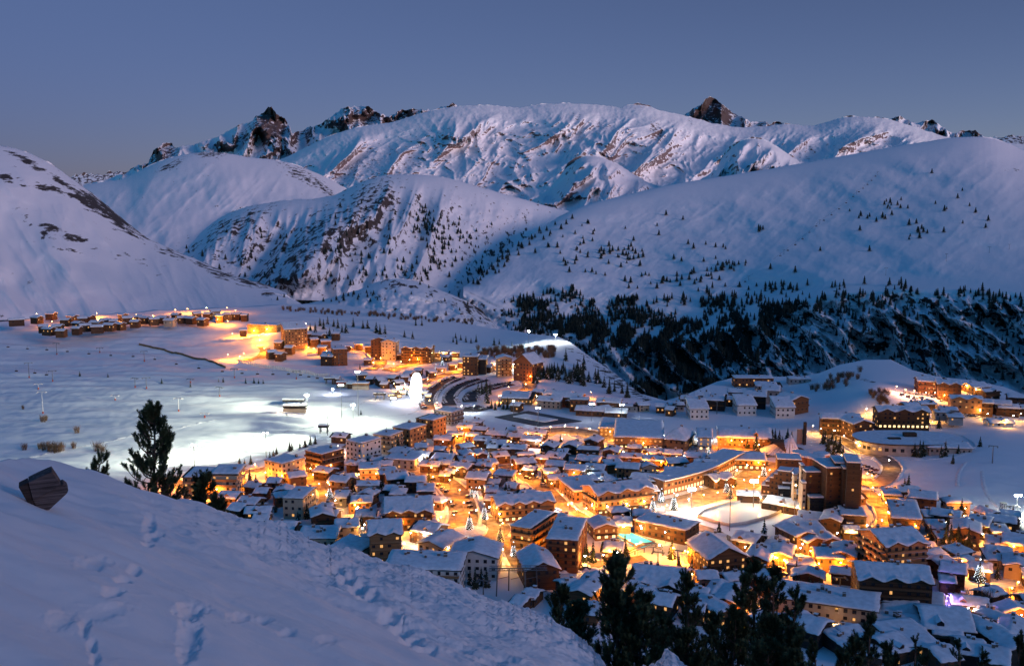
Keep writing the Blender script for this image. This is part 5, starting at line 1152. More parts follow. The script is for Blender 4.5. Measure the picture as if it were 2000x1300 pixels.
# ---------------------------------------------------------------- ferris wheel and market
def ferris():
    p = G(813, 786); root = empty('ferris_wheel', p, R(76)); r = 11.5; hz = 13; MW = emis('wheel_light', (.88, .93, 1), 5)
    m = MB(); n_ = 40
    for yy in (-.9, .9):
        for k in range(n_):
            a0, a1 = 2 * math.pi * k / n_, 2 * math.pi * (k + 1) / n_
            for rr in (r, r * .86): m.tube((rr * math.cos(a0), yy, hz + rr * math.sin(a0)), (rr * math.cos(a1), yy, hz + rr * math.sin(a1)), .16, .16, 5, cap=False)
    m.build('rim', MW, root)
    m = MB()
    for k in range(24):
        a = 2 * math.pi * k / 24
        for yy in (-.9, .9): m.tube((0, yy * .5, hz), (r * math.cos(a), yy, hz + r * math.sin(a)), .11, .11, 5, cap=False)
    m.build('spokes', MW, root); m = MB(); m.tube((0, -1.4, hz), (0, 1.4, hz), .9, .9, 12); m.build('hub', MW, root)
    for s_ in (-1, 1):
        for q in (-1, 1): m = MB(); m.tube((q * 6, s_ * 3.2, -.5), (0, s_ * 1.5, hz), .3, .22, 6); m.build('support_leg', MW, root)
    m = MB(); m.box(-1, 1, -.75, .75, -2.1, -.3, 0); m.box(-1.1, 1.1, -.85, .85, -.5, -.2, 1); gm = m.mesh('gondola', [MW, M_wmetal])
    for k in range(18): a = 2 * math.pi * k / 18; link('gondola', gm, root, (r * 1.02 * math.cos(a), 0, hz + r * 1.02 * math.sin(a)))
    m = MB(); m.box(-8, 8, -3.5, 3.5, -.5, .6); m.build('platform', M_wmetal, root)
    for zz, pw in ((4, 9e4), (14, 9e4)):
        l = bpy.data.lights.new('wheel_glow', 'POINT'); l.energy = pw * FK; l.color = (.86, .88, 1); l.shadow_soft_size = 3; lo = bpy.data.objects.new('wheel_glow', l); C.objects.link(lo); lo.parent = root; lo.location = (-3, 5, zz)
    tag(root, 'ferris wheel lit dazzling white at the edge of the piste market', 'ferris wheel')
ferris()
def stall(px, py, lit, c, label, rot=0, w=5.5):
    root = empty('market_stall', free(G(px, py)), R(rot)); m = MB(); m.box(-w / 2, w / 2, -1.6, 1.6, -1, 2.6); m.build('cabin', M_brown, root)
    m = MB(); m.quad([(-w / 2 - .4, -2.1, 2.4), (w / 2 + .4, -2.1, 2.4), (w / 2 + .4, 0, 3.7), (-w / 2 - .4, 0, 3.7)]); m.quad([(w / 2 + .4, 2.1, 2.4), (-w / 2 - .4, 2.1, 2.4), (-w / 2 - .4, 0, 3.7), (w / 2 + .4, 0, 3.7)]); m.quad([(-w / 2 - .4, -2.1, 2.4), (-w / 2 - .4, 0, 3.7), (-w / 2 - .4, 2.1, 2.4)]); m.quad([(w / 2 + .4, -2.1, 2.4), (w / 2 + .4, 2.1, 2.4), (w / 2 + .4, 0, 3.7)]); m.build('roof', c, root)
    m = MB(); m.quad([(-w / 2 + .3, -1.62, .9), (w / 2 - .3, -1.62, .9), (w / 2 - .3, -1.62, 2.3), (-w / 2 + .3, -1.62, 2.3)]); m.build('counter_opening', lit, root)
    tag(root, label, 'market stall', 'stalls beside the ferris wheel')
for i, (x, y, lt, c) in enumerate([(764, 772, M_lit2, M_snow), (772, 766, M_lit2, M_snow), (780, 761, M_gr, M_snow), (789, 757, M_pink, M_snow), (797, 762, M_lit2, M_snow), (786, 770, M_lit2, M_snow), (778, 776, M_lit2, M_pale), (769, 780, M_litw, M_pale), (830, 770, M_lit2, M_snow), (836, 776, M_lit2, M_snow)]):
    stall(x, y, lt, c, ['glowing market stall nearest the piste', 'second glowing stall from the piste', 'market stall with a green light', 'market stall with a red light behind the others', 'stall just left of the ferris wheel rim', 'stall in the middle of the market', 'timber-roofed stall in the front row', 'timber-roofed stall with white light at the front corner', 'stall right of the ferris wheel, upper one', 'stall right of the ferris wheel, lower one'][i], rnd.uniform(-25, 25))

# ---------------------------------------------------------------- conifers
M_fir = simple('fir_needles', (.028, .04, .026), .9, .5, .8); M_bark = simple('bark', (.05, .035, .025), .9, .3, 2); M_firfar = simple('far_fir_needles', (.02, .03, .024), .9, .4, .3)
M_firsnow = simple('fir_snow', (.7, .72, .76), .8, .05, 1)
def fir_crown(seed, H=9.0, W=2.4, tiers=9, nb=11, snow=.25):
    r = random.Random(seed); m = MB()
    for t in range(tiers):
        f = t / (tiers - 1); z = H * (.1 + .86 * f); rad = W * (1 - f) ** .85 * r.uniform(.85, 1.1) + .12
        for k in range(nb):
            a = 2 * math.pi * (k + r.random() * .7) / nb + t; L = rad * r.uniform(.65, 1.15); da = .30 * r.uniform(.8, 1.3)
            tip = (L * math.cos(a), L * math.sin(a), z - L * r.uniform(.25, .5)); top = (0, 0, z + H * .09)
            q1 = (L * .62 * math.cos(a - da), L * .62 * math.sin(a - da), z - L * .32); q2 = (L * .62 * math.cos(a + da), L * .62 * math.sin(a + da), z - L * .32)
            s_ = 1 if r.random() < snow else 0
            m.quad([top, q1, tip, q2], s_); m.quad([top, q2, (tip[0] * .9, tip[1] * .9, tip[2] - .25), q1], 0)
    return m.mesh('crown', [M_fir, M_firsnow])
def trunk_mesh(H, r=.16): m = MB(); m.tube((0, 0, -1), (0, 0, H * .97), r, .02, 6); return m.mesh('trunk', [M_bark])
FIRS = [(fir_crown(i, 9, 2.2 + .3 * (i % 3), snow=.12), trunk_mesh(9)) for i in range(5)]
def fir(px, py, H, label=None, group=None, at=None, fr=True):
    p = (free(G(px, py), .6) if fr else G(px, py)) if at is None else at; s_ = H / 9; root = empty('fir_tree', p, rnd.uniform(0, 6.28)); root.scale = (s_ * rnd.uniform(.85, 1.15), s_ * rnd.uniform(.85, 1.15), s_)
    c, t = rnd.choice(FIRS); link('crown', c, root); link('trunk', t, root); tag(root, label, 'fir tree', group); return root
VT = [("dark firs clustered behind the small cream block", 'firs behind the small cream block', [(762, 880), (770, 874), (778, 870), (786, 876), (795, 872), (755, 868), (748, 874)], 11),
      ("short firs in a row beside the yellow-lit hall and pitch", 'firs between the pitch and the yellow-lit hall', [(960, 797), (967, 800), (975, 794), (983, 799), (991, 799), (998, 800), (1005, 797)], 9),
      ("dark firs standing in the middle of the curved car park", 'firs in the curved car park', [(934, 768), (941, 772), (950, 767), (957, 771), (951, 787)], 12),
      ("dark firs between the slim tower and the timber hotel", 'firs beside the upper quarter', [(606, 645), (616, 648), (632, 642), (640, 632), (652, 635), (660, 640), (668, 646), (676, 648), (644, 656), (652, 660), (638, 662), (625, 636), (690, 636), (709, 640), (718, 640), (735, 648), (742, 650), (812, 636), (824, 636), (590, 662), (600, 656), (752, 650), (790, 656), (806, 660)], 11),
      ("dark firs massed around the round church", 'firs around the round church', [(1488, 866), (1495, 874), (1500, 860), (1508, 868), (1514, 858), (1522, 864), (1528, 872), (1502, 880), (1512, 882), (1480, 872), (1486, 882), (1608, 866), (1616, 872), (1624, 868), (1632, 876), (1640, 884), (1618, 884), (1628, 890), (1612, 858), (1646, 892), (1538, 862), (1546, 866)], 10),
      ("small dark fir beside the oval leisure centre", 'firs by the oval leisure centre', [(1834, 836), (1838, 893), (1846, 890), (1796, 892), (1786, 890), (1802, 888)], 10),
      ("lone small fir on the open right-hand piste", 'lone firs on the right-hand piste', [(1861, 905), (1872, 882), (1914, 872)], 6),
      ("firs between the roofs under the right-hand piste", 'firs below the right-hand piste', [(1766, 962), (1877, 1016), (1774, 956), (1834, 1060), (1856, 1066), (1870, 1072), (1880, 1060), (1850, 1056), (1866, 1054), (1846, 1074), (1890, 1076)], 11),
      ("little fir in the planted row along the lower snowy bank", 'row of little firs on the lower bank', [(1395, 1130), (1404, 1131), (1413, 1132), (1422, 1133), (1360, 1126), (1368, 1127), (1383, 1130), (1555, 1125), (1560, 1148), (1580, 1152), (1590, 1156), (1600, 1158), (1554, 1152), (1456, 1132), (1470, 1138), (1444, 1126), (1434, 1128)], 7),
      ("young fir along the bright edge of the piste", 'young firs on the piste edge', [(534, 890), (540, 886), (566, 880), (570, 878), (586, 874), (527, 894), (468, 912), (596, 872), (606, 868), (616, 866), (478, 910), (490, 906)], 6),
      ("small fir scattered over the open piste", 'small firs on the open piste', [(427, 745), (436, 746), (480, 748), (496, 747), (505, 748), (514, 748), (705, 810), (703, 722), (316, 748), (372, 756), (211, 738), (156, 735), (640, 700)], 5),
      ("fir between the golden-lit hotel and the avenue", 'firs between the middle roofs', [(832, 950), (838, 946), (825, 952), (742, 952), (748, 962), (988, 966), (990, 952), (994, 974), (488, 942), (476, 944), (500, 948), (540, 962), (536, 958), (556, 982), (930, 912), (1218, 935), (1060, 945), (1308, 940), (1312, 948), (1080, 900), (690, 960), (702, 936), (600, 1012), (582, 1022), (1146, 945), (1405, 948), (1496, 908)], 8),
      ("firs in front of the hotels near the near pines", 'firs below the white gabled hotel', [(1134, 1098), (1146, 1096), (1158, 1098), (1065, 1118), (1062, 1126), (940, 1142), (928, 1148), (950, 1146), (918, 1140), (1312, 1090), (1420, 1096), (1492, 1052), (1404, 1046), (1040, 1172), (1086, 1130), (1210, 1084)], 9),
      ("dark fir just beyond the knoll lights above the car park", 'firs on the floodlit knoll', [(885, 668), (892, 672), (900, 664), (910, 668), (920, 670), (930, 668), (975, 672), (965, 674), (890, 660), (1000, 676)], 8),
      ("tall firs on the bare slope behind the wood edge", 'tall firs on the knoll flank', [(1105, 704), (1140, 722), (1163, 740), (1168, 748), (1180, 756), (1200, 764), (1215, 768), (1130, 736), (1150, 745), (1190, 768), (1225, 776)], 13)]
for lab, grp, pts, H in VT:
    for x, y in pts: fir(x, y, H * rnd.uniform(.75, 1.2), lab, grp)
rr = random.Random(5)
for k in range(60):   # dense little wood under the knoll
    x, y = rr.uniform(1042, 1142), 0; y = np.interp(x, [1042, 1060, 1142], [738, 722, 728]) + rr.uniform(0, 24) * np.interp(x, [1042, 1142], [.6, 1.1])
    fir(x, y, rr.uniform(8, 13), 'dark fir in the dense little wood below the floodlit knoll', 'little wood below the floodlit knoll')
def onroad(p, mg=1):
    for pts, wd in ROADPX:
        for q in pts[::2]:
            if abs(q[0] - p.x) < wd / 2 + mg and abs(q[1] - p.y) < wd / 2 + mg: return True
    return False
cnt = 0
while cnt < 44:
    x, y = rr.uniform(480, 1980), rr.uniform(850, 1130)
    if y > 850 + (1480 - x) * .0 and (x < 1480 or y > 1000) and not (1340 < x < 1560 and 960 < y < 1040) and y > np.interp(x, [480, 700, 900], [960, 880, 850]) and not (1150 < x < 1330 and 1010 < y < 1075):
        p = G(x, y)
        if not inside(p.x, p.y, 1.5) and not onroad(p): fir(x, y, rr.uniform(4, 8.5), 'small garden fir standing between chalets of the village', 'garden firs between the chalets', at=p); cnt += 1
# lit christmas trees
def lit_tree(px, py, H, label, warm=False, dens_=1.0):
    p = free(G(px, py), .8); s_ = H / 10; root = empty('lit_fir_tree', p, rnd.uniform(0, 6)); root.scale = (s_, s_, s_); c, t = FIRS[int(px) % 5]; link('crown', c, root); link('trunk', t, root)
    r = random.Random(int(px)); m = MB()
    for k in range(int(110 * dens_)):
        f = r.random() ** .8; z = .8 + 8.4 * (1 - f) if 0 else .7 + 8.3 * (k / (150 * dens_)); rad = 2.35 * (1 - z / 9.4) + .15; a = k * 2.399
        m.ball((rad * math.cos(a), rad * math.sin(a), z), .085, 4, 2)
    m.ball((0, 0, 9.3), .25, 5, 3); m.build('string_lights', M_fairyw if warm else M_fairy, root)
    tag(root, label, 'lit fir tree'); return root
for x, y, H, lab, wm in [(917, 1036, 10, 'biggest fairy-lit tree, standing on the round traffic island', 0), (946, 1014, 9, 'fairy-lit tree at the corner of the four-gabled hotel', 0), (930, 974, 7, 'small lit tree beside the avenue, right one of two', 0), (921, 970, 6, 'small lit tree beside the avenue, left one of two', 0), (977, 1058, 9, 'dimly lit tall tree in front of the shop lights', 1), (1003, 1084, 7.5, 'lit tree in the orange yard left of the dark striped chalet', 0), (644, 972, 8, 'lit tree on the yellow avenue behind the snow slope', 0),
                         (1229, 1010, 7, 'lit tree between the grand hotel and the pool pavilion', 0), (1275, 1000, 9, 'lit tree beyond the far corner of the diagonal hall', 0), (1316, 996, 10, 'lit tree left of the white floodlight by the rink', 0), (1292, 980, 8, 'lit tree at the left end of the curved arcade', 0), (1419, 962, 8, 'lit tree in the shopping street, left one of the pair', 0), (1427, 972, 8, 'lit tree in the shopping street, right one of the pair', 1), (1492, 930, 8, 'lit tree at the upper end of the shopping street', 0),
                         (857, 728, 9, 'slender lit tree beyond the ferris wheel, left one', 0), (864, 716, 9, 'slender lit tree beyond the ferris wheel, right one', 0), (795, 772, 8, 'lit tree among the market stalls', 0), (1913, 1128, 11, 'lit tree glowing white above the last orange roofs', 0), (1384, 890, 6, 'small lit tree beside the ochre chalets above the arcade', 0), (1248, 830, 5, 'little lit tree on the sports centre terrace', 1)]:
    lit_tree(x, y, H, lab, bool(wm))

# far trees on the slopes
def far_crown(seed, H=11, W=2.7):
    r = random.Random(seed); m = MB()
    for t in range(4):
        z = H * (.06 + .22 * t); rad = W * (1 - t * .22); n_ = 7; tz = z + H * .34
        for k in range(n_):
            a0, a1 = 2 * math.pi * k / n_ + t, 2 * math.pi * (k + 1) / n_ + t; j = r.uniform(.75, 1.2)
            m.quad([(0, 0, tz), (rad * j * math.cos(a0), rad * j * math.sin(a0), z), (rad * .75 * math.cos((a0 + a1) / 2), rad * .75 * math.sin((a0 + a1) / 2), z + .8), (rad * math.cos(a1), rad * math.sin(a1), z)])
    m.tube((0, 0, -1.5), (0, 0, H * .5), .2, .1, 4, cap=False)
    return m.mesh('fir_tree', [M_firfar])
FARM = [far_crown(i, 11, 2.4 + .35 * i) for i in range(4)]
def far_tree(L, px, py, H, lab, grp):
    p = L.at(px, py); s_ = H / 11
    o = link('fir_tree', rnd.choice(FARM), None, p, rnd.uniform(0, 6.28), (s_ * rnd.uniform(.9, 1.3), s_ * rnd.uniform(.9, 1.3), s_)); tag(o, lab, 'fir tree', grp)
rr = random.Random(11)
CLU = [(L_h2, 'dark tree scattered on the rounded hill in the centre of the valley', 'trees on the central hill', [(828, 425, 10, 22, 14), (850, 455, 22, 14, 16), (875, 478, 30, 16, 12), (920, 470, 26, 14, 9), (800, 540, 50, 10, 10), (690, 470, 50, 40, 10), (870, 520, 24, 10, 8), (950, 525, 16, 8, 6), (740, 520, 60, 20, 6), (470, 500, 60, 26, 12), (650, 500, 30, 20, 6)], 15),
       (L_r, 'dark tree scattered on the open right-hand mountainside', 'trees on the right-hand mountainside', [(965, 520, 26, 12, 16), (1005, 490, 24, 10, 10), (1060, 455, 24, 10, 9), (1190, 490, 26, 7, 14), (1230, 500, 24, 10, 8), (1140, 520, 30, 10, 6), (1250, 545, 40, 14, 8), (1420, 520, 26, 8, 14), (1370, 480, 50, 20, 5), (1483, 448, 5, 3, 4), (1746, 404, 14, 5, 7), (1700, 425, 26, 8, 6), (1800, 447, 14, 10, 6), (1880, 410, 60, 30, 8), (1330, 545, 20, 6, 7), (1380, 545, 20, 10, 6), (1500, 565, 40, 10, 9), (1640, 500, 60, 30, 4), (1110, 470, 40, 12, 6), (1300, 430, 60, 20, 4), (1180, 450, 40, 16, 5)], 14),
       (L_k1, 'small dark tree by the rocky knoll at the valley head', 'trees by the rocky knoll', [(695, 578, 20, 4, 9), (780, 570, 50, 12, 6), (680, 585, 20, 5, 4), (900, 620, 40, 10, 4)], 8),
       (L_k2, 'small dark tree by the low rocky hump beyond the far hamlet', 'trees beyond the far hamlet', [(92, 578, 5, 3, 4), (118, 590, 30, 8, 6), (6, 602, 6, 2, 2), (500, 590, 30, 6, 12), (40, 600, 30, 6, 4)], 8)]
FT = []
for L, lab, grp, cl, H in CLU:
    for cx, cy, sx, sy, n_ in cl:
        for _ in range(int(n_ * (2.6 if L is L_h2 else 1.7))):
            x = cx + rr.gauss(0, sx); y = cy + rr.gauss(0, sy) - (x - cx) * (.35 if L is L_r and cx < 1100 else 0)
            cr = float(L.crest(np.array([x]))[0])
            if y < cr + 3: y = cr + 3 + rr.random() * 10
            FT.append((L.at(x, min(y, float(L.base(x)) - 2)), H * rr.uniform(.55, 1.2)))
def wood(name, L, fn, n, x0, x1, y0, y1, H, label, seed):
    r = np.random.RandomState(seed); base = FARM[1]; vs_ = np.array([v.co[:] for v in base.vertices]); fs = [list(p.vertices) for p in base.polygons]
    V = []; Fc = []; k = 0; tries = 0
    while k < n and tries < n * 60:
        tries += 1; x, y = r.uniform(x0, x1), r.uniform(y0, y1)
        if r.rand() > fn(x, y): continue
        p = L.at(x, y) if L else G(x, y); s_ = H / 11 * r.uniform(.5, 1.15); a = r.uniform(0, 6.28); ca, sa = math.cos(a), math.sin(a)
        q = vs_ * s_; q = np.stack([q[:, 0] * ca - q[:, 1] * sa, q[:, 0] * sa + q[:, 1] * ca, q[:, 2]], -1) * [1.15, 1.15, 1] + np.array(p)
        b = k * len(vs_); V.append(q); Fc += [[i + b for i in f] for f in fs]; k += 1
    for p, h_ in FT:
        s_ = h_ / 11; a = r.uniform(0, 6.28); ca, sa = math.cos(a), math.sin(a); q = vs_ * s_
        V.append(np.stack([q[:, 0] * ca - q[:, 1] * sa, q[:, 0] * sa + q[:, 1] * ca, q[:, 2]], -1) * [1.55, 1.55, .95] + np.array(p)); Fc += [[i + k * len(vs_) for i in f] for f in fs]; k += 1
    me = bpy.data.meshes.new(name); me.from_pydata(np.concatenate(V).tolist(), [], Fc); me.materials.append(M_firfar); me.update()
    tag(link(name, me), label, 'forest', kind='stuff')
wf = [(1130, 560, 40, 14, .25), (1400, 590, 60, 16, .3), (1540, 560, 50, 18, .12), (1700, 555, 80, 12, .15), (1040, 600, 30, 14, .8), (1200, 585, 70, 18, .5), (1120, 640, 80, 26, 1), (1230, 660, 70, 40, 1), (1330, 720, 60, 40, 1), (1420, 690, 60, 36, 1), (1300, 650, 60, 20, .9), (1480, 640, 60, 22, .8), (1540, 610, 60, 14, .6), (1680, 580, 60, 9, .4), (1860, 576, 90, 7, .25), (1720, 600, 50, 14, .25), (1780, 640, 40, 30, .1), (1380, 745, 80, 24, .8), (1600, 660, 300, 70, .05), (1850, 660, 200, 60, .05), (1100, 565, 40, 12, .4), (1270, 740, 30, 40, .7), (1960, 600, 40, 30, .2), (1010, 625, 30, 20, .5), (1350, 650, 60, 14, .7), (1330, 690, 90, 40, .9)]
def wfn(x, y):
    if y < brk(x) - 75 - 30 * float(fbm(x / 30., 7., 2, 91)): return 0
    v = 0
    for cx, cy, sx, sy, a in wf: v = max(v, a * math.exp(-((x - cx) / sx) ** 2 - ((y - cy) / sy) ** 2))
    gap = .5 + 2.6 * float(fbm((x + y * .5) / 26., y / 40., 3, 77)); return v * max(0.02, min(1, gap + .1)) * float(np.interp(x, [1500, 1660], [1, .5]))
wood('cliff_forest', L_r, wfn, 6200, 985, 2030, 555, 790, 15, 'dark conifers covering the gorge cliffs and scattered over the far slopes', 4)

# bare brown bushes
M_twig = simple('bare_twigs', (.16, .10, .06), .9, .3, 2)
def bush_mesh(seed, H=5, n=60):
    r = random.Random(seed); m = MB()
    for k in range(n):
        a = r.uniform(0, 6.28); b = r.uniform(.1, .7); x0, y0 = r.uniform(-1.2, 1.2), r.uniform(-.8, .8); L = H * r.uniform(.5, 1)
        p = Vector((x0, y0, -.3)); q = p + Vector((math.cos(a) * b, math.sin(a) * b, 1.6)).normalized() * L; m.tube(p, q, .05, .02, 3, cap=False)
        for j in range(4):
            s0 = p.lerp(q, r.uniform(.35, .9)); m.tube(s0, s0 + Vector((r.uniform(-.8, .8), r.uniform(-.8, .8), r.uniform(.4, 1.1))), .035, .015, 3, cap=False)
    return m.mesh('bare_bush', [M_twig])
BU = [bush_mesh(i) for i in range(3)]
def bush(px, py, s_, lab, grp): tag(link('bare_bush', rnd.choice(BU), None, free(G(px, py), .3), rnd.uniform(0, 6), (s_, s_, s_)), lab, 'bush', grp)
for x, y, s_ in [(84, 822, 1.3), (90, 818, 1), (150, 844, 1.2), (86, 880, 1.3), (96, 882, 1.5), (104, 884, 1.6), (112, 884, 1.6), (120, 882, 1.4), (78, 878, 1), (144, 876, 1.1), (48, 880, 1.1), (190, 880, 1.5), (200, 882, 1.3), (45, 800, .8)]: bush(x, y, s_, 'golden bare bush on the lower left piste', 'bare bushes on the lower left piste')
for _ in range(120): x = rr.uniform(930, 1085); bush(x, 690 + rr.uniform(-8, 10) - (x - 1000) * .02, rr.uniform(.9, 1.6), 'bare brown bush on the bank below the floodlit knoll', 'bare bushes below the knoll')
for _ in range(90): x = rr.uniform(545, 930); bush(x, np.interp(x, [560, 700, 900], [602, 612, 628]) + rr.uniform(-2, 6), rr.uniform(.7, 1.3), 'bare dark bush in the hedge line at the valley head', 'bushes along the valley head')
for _ in range(26): x = rr.uniform(1580, 1680); bush(x, 745 - (x - 1630) * .25 + rr.uniform(-12, 16), rr.uniform(.8, 1.4), 'bare bush on the left flank of the snowy mound', 'bare bushes on the snowy mound')
for _ in range(16): bush(rr.uniform(1690, 1740), rr.uniform(765, 790), rr.uniform(.8, 1.4), 'pink-lit bare bush by the parking terrace', 'bare bushes by the pink-lit terrace')
for x, y, s_ in [(1880, 1180, 1.6), (1895, 1184, 1.8), (1908, 1186, 1.8), (1918, 1182, 1.4), (1945, 1020, 1.5), (1958, 1034, 1.7), (1970, 1036, 1.5), (1916, 1030, 1.3), (740, 990, .9), (538, 1000, 1)]: bush(x, y, s_, 'bare brown bush beside the lower right-hand roofs', 'bare bushes among the lower roofs')

# ---------------------------------------------------------------- lifts, towers, fences
M_red = simple('red_padding', (.35, .06, .04), .7)
def pylon(px, py, hp, label, mt=None, red=True, arm=3.4, L=None, group=None):
    p = G(px, py) if L is None else L.at(px, py); D_ = math.hypot(p.x, p.y); h = hp * D_ / F; mt = mt or M_metal; root = empty('lift_pylon', p, R(rnd.uniform(-35, 35)))
    m = MB(); m.tube((0, 0, -1), (0, 0, h), .34, .2, 8); m.build('pole', mt, root)
    m = MB(); m.box(-arm, arm, -.18, .18, h - .3, h + .1); m.box(-arm - .1, -arm + .5, -1.8, 1.8, h - .7, h - .3); m.box(arm - .5, arm + .1, -1.8, 1.8, h - .7, h - .3); m.build('crossarm', mt, root)
    if red: m = MB(); m.tube((0, 0, -.5), (0, 0, 1.6), .6, .6, 8); m.build('padding', M_red, root)
    tag(root, label, 'lift pylon', group); return root
for i, (x, y, h, c) in enumerate([(57, 737, 27, 0), (103, 744, 20, 0), (111, 690, 21, 0), (84, 808, 40, 1), (282, 706, 19, 0), (286, 757, 21, 0), (264, 756, 18, 0), (349, 803, 26, 1), (429, 773, 19, 0), (458, 737, 18, 0), (225, 780, 10, 1), (372, 748, 8, 0), (195, 688, 9, 0), (579, 742, 16, 0), (662, 712, 24, 0), (75, 760, 10, 1), (400, 815, 9, 1)]):
    pylon(x, y, h, ['tall dark pylon with two wheels on the left piste', 'slim pylon with a red base right of the tallest left pylon', 'pylon topped by a wide arm just below the far hamlet', 'tall white floodlit pylon on the lower left piste', 'pylon beside the top end of the long brown fence', 'right one of two pylons side by side in mid piste', 'left one of two pylons side by side in mid piste', 'pale pylon just left and above the big pine', 'pylon in mid piste left of the three little firs', 'pylon at the lower end of the long brown fence', 'short red-based post in the middle of the left piste', 'short dark post left of the little firs', 'short dark post above the left piste middle', 'pylon beside the white-post fence', 'pylon in front of the round bubble hall', 'short pale post above the tall white pylon', 'small pale snow gun post near the big pine'][i], M_wmetal if c else M_metal)
for i, (x, y, h) in enumerate([(1673, 380, 8), (1601, 438, 8), (1531, 497, 9), (1462, 548, 9), (1392, 590, 9), (1730, 538, 14), (1848, 511, 14), (1932, 494, 11), (1971, 487, 9), (1714, 342, 6)]):
    pylon(x, y, h, ['chairlift pylon on the right mountainside, second from the top of the long diagonal line', 'third pylon down the long diagonal line on the mountainside', 'fourth pylon down the long diagonal line on the mountainside', 'fifth pylon down the long diagonal line on the mountainside', 'lowest pylon of the long diagonal line on the mountainside', 'leftmost pylon of the traverse lift above the cliff', 'tallest pylon of the traverse lift above the cliff', 'third pylon of the traverse lift above the cliff', 'rightmost pylon of the traverse lift above the cliff', 'topmost pylon of the long diagonal line on the mountainside'][i], M_metal, False, 3, L_r)
for i, (x, y, h) in enumerate([(1938, 905, 32), (1862, 832, 28), (1285, 1098, 22), (1323, 1106, 34), (1910, 1172, 44), (1972, 1186, 24), (1640, 1158, 32), (1060, 1146, 30), (944, 1160, 30), (742, 780, 16), (764, 786, 18), (1978, 1020, 30), (1505, 802, 18), (1320, 810, 24), (1400, 808, 26)]):
    pylon(x, y, h, ['tall lift pylon on the right-hand piste above the village', 'lift pylon beside the upper right lift station', 'short lift pylon in front of the pool, left one', 'tall lift pylon left of the big lit chalet', 'tallest lift pylon beside the glowing lit tree', 'lift pylon above the orange-lit yard at the right edge', 'pylon left of the white lattice tower', 'dark pylon in front of the striped chalet', 'pylon in front of the white gabled hotel', 'pylon at the piste-side station, left of the wheel', 'pylon between the station and the wheel', 'pylon beside the floodlight on the right-hand piste', 'thin mast in front of the right white tilted-roof house', 'thin mast left of the white tilted-roof houses', 'thin mast between two white tilted-roof houses'][i], M_metal, False, 2.6 if i < 12 else .5)
M_cable = simple('lift_cable', (.03, .03, .03), .6)
m = MB(); m.tube((0, 0, 0), (0, 0, -2.6), .07, .07, 4); m.box(-1.3, 1.3, -.35, .35, -3.3, -3.0); m.box(-1.3, 1.3, .25, .4, -3.3, -2.3); CH = m.mesh('lift_chair', [M_eave])
def cable(pts, n, label, grp, sc, clabel):
    for i in range(len(pts) - 1):
        a, b = pts[i], pts[i + 1]; m = MB(); pr = a
        for k in range(1, 9):
            t = k / 8; q = a.lerp(b, t); q.z -= 4 * t * (1 - t) * (b - a).length * .012; m.tube(pr, q, .06 * sc, .06 * sc, 4, cap=False); pr = q
        tag(m.build('lift_cable', M_cable), clabel, 'cable', grp + ' cables')
        for k in range(n):
            t = (k + .5) / n; q = a.lerp(b, t); q.z -= 4 * t * (1 - t) * (b - a).length * .012; tag(link('lift_chair', CH, None, q, rnd.uniform(-.3, .3), (sc, sc, sc)), label, 'lift chair', grp + ' chairs')
cable([G(x, y) + Vector((0, 0, 8)) for x, y in ((-40, 680), (111, 690), (282, 706), (458, 737), (579, 742), (645, 752))], 4, 'small dark chair hanging on the lift line across the upper left piste', 'upper left piste lift', 1.1, 'thin cable of the lift line across the upper left piste')
cable([G(x, y) + Vector((0, 0, 9)) for x, y in ((-40, 726), (57, 737), (103, 744))], 2, 'dark chair on the lift line at the left frame edge', 'left edge piste lift', 1.1, 'thin cable of the lift line at the left frame edge')
cable([L_r.at(x, y) + Vector((0, 0, 9)) for x, y in ((1714, 342), (1673, 380), (1601, 438), (1531, 497), (1462, 548), (1392, 590))], 5, 'tiny chair on the long diagonal lift line of the right mountainside', 'diagonal mountain lift', 2, 'thin cable of the long diagonal lift line')
def lattice(px, py, w, h, label, mt, name='lattice_tower'):
    root = empty(name, G(px, py)); m = MB(); c = [(-1, -1), (1, -1), (1, 1), (-1, 1)]; n_ = 4
    for k in range(4):
        a, b = c[k], c[(k + 1) % 4]; m.tube((a[0] * w / 2, a[1] * w / 2, -.5), (a[0] * w / 3, a[1] * w / 3, h), .16, .12, 5)
        for j in range(n_):
            s0, s1 = w / 2 - (w / 6) * j / n_, w / 2 - (w / 6) * (j + 1) / n_; m.tube((a[0] * s0, a[1] * s0, h * j / n_), (b[0] * s1, b[1] * s1, h * (j + 1) / n_), .08, .08, 4); m.tube((b[0] * s0, b[1] * s0, h * j / n_), (a[0] * s1, a[1] * s1, h * (j + 1) / n_), .08, .08, 4); m.tube((a[0] * s1, a[1] * s1, h * (j + 1) / n_), (b[0] * s1, b[1] * s1, h * (j + 1) / n_), .1, .1, 4)
    m.build('lattice', mt, root); m = MB(); m.box(-w * .45, w * .45, -w * .45, w * .45, h + .002, h + .3); m.build('platform', mt, root); tag(root, label, 'lattice tower'); return root
lattice(1700, 1166, 5.5, 9.5, 'white-painted lattice tower in front of the unlit dark hotel', M_wmetal); lattice(1958, 1012, 3, 8, 'small lattice ski-lift tower at the right edge of the piste', M_metal)
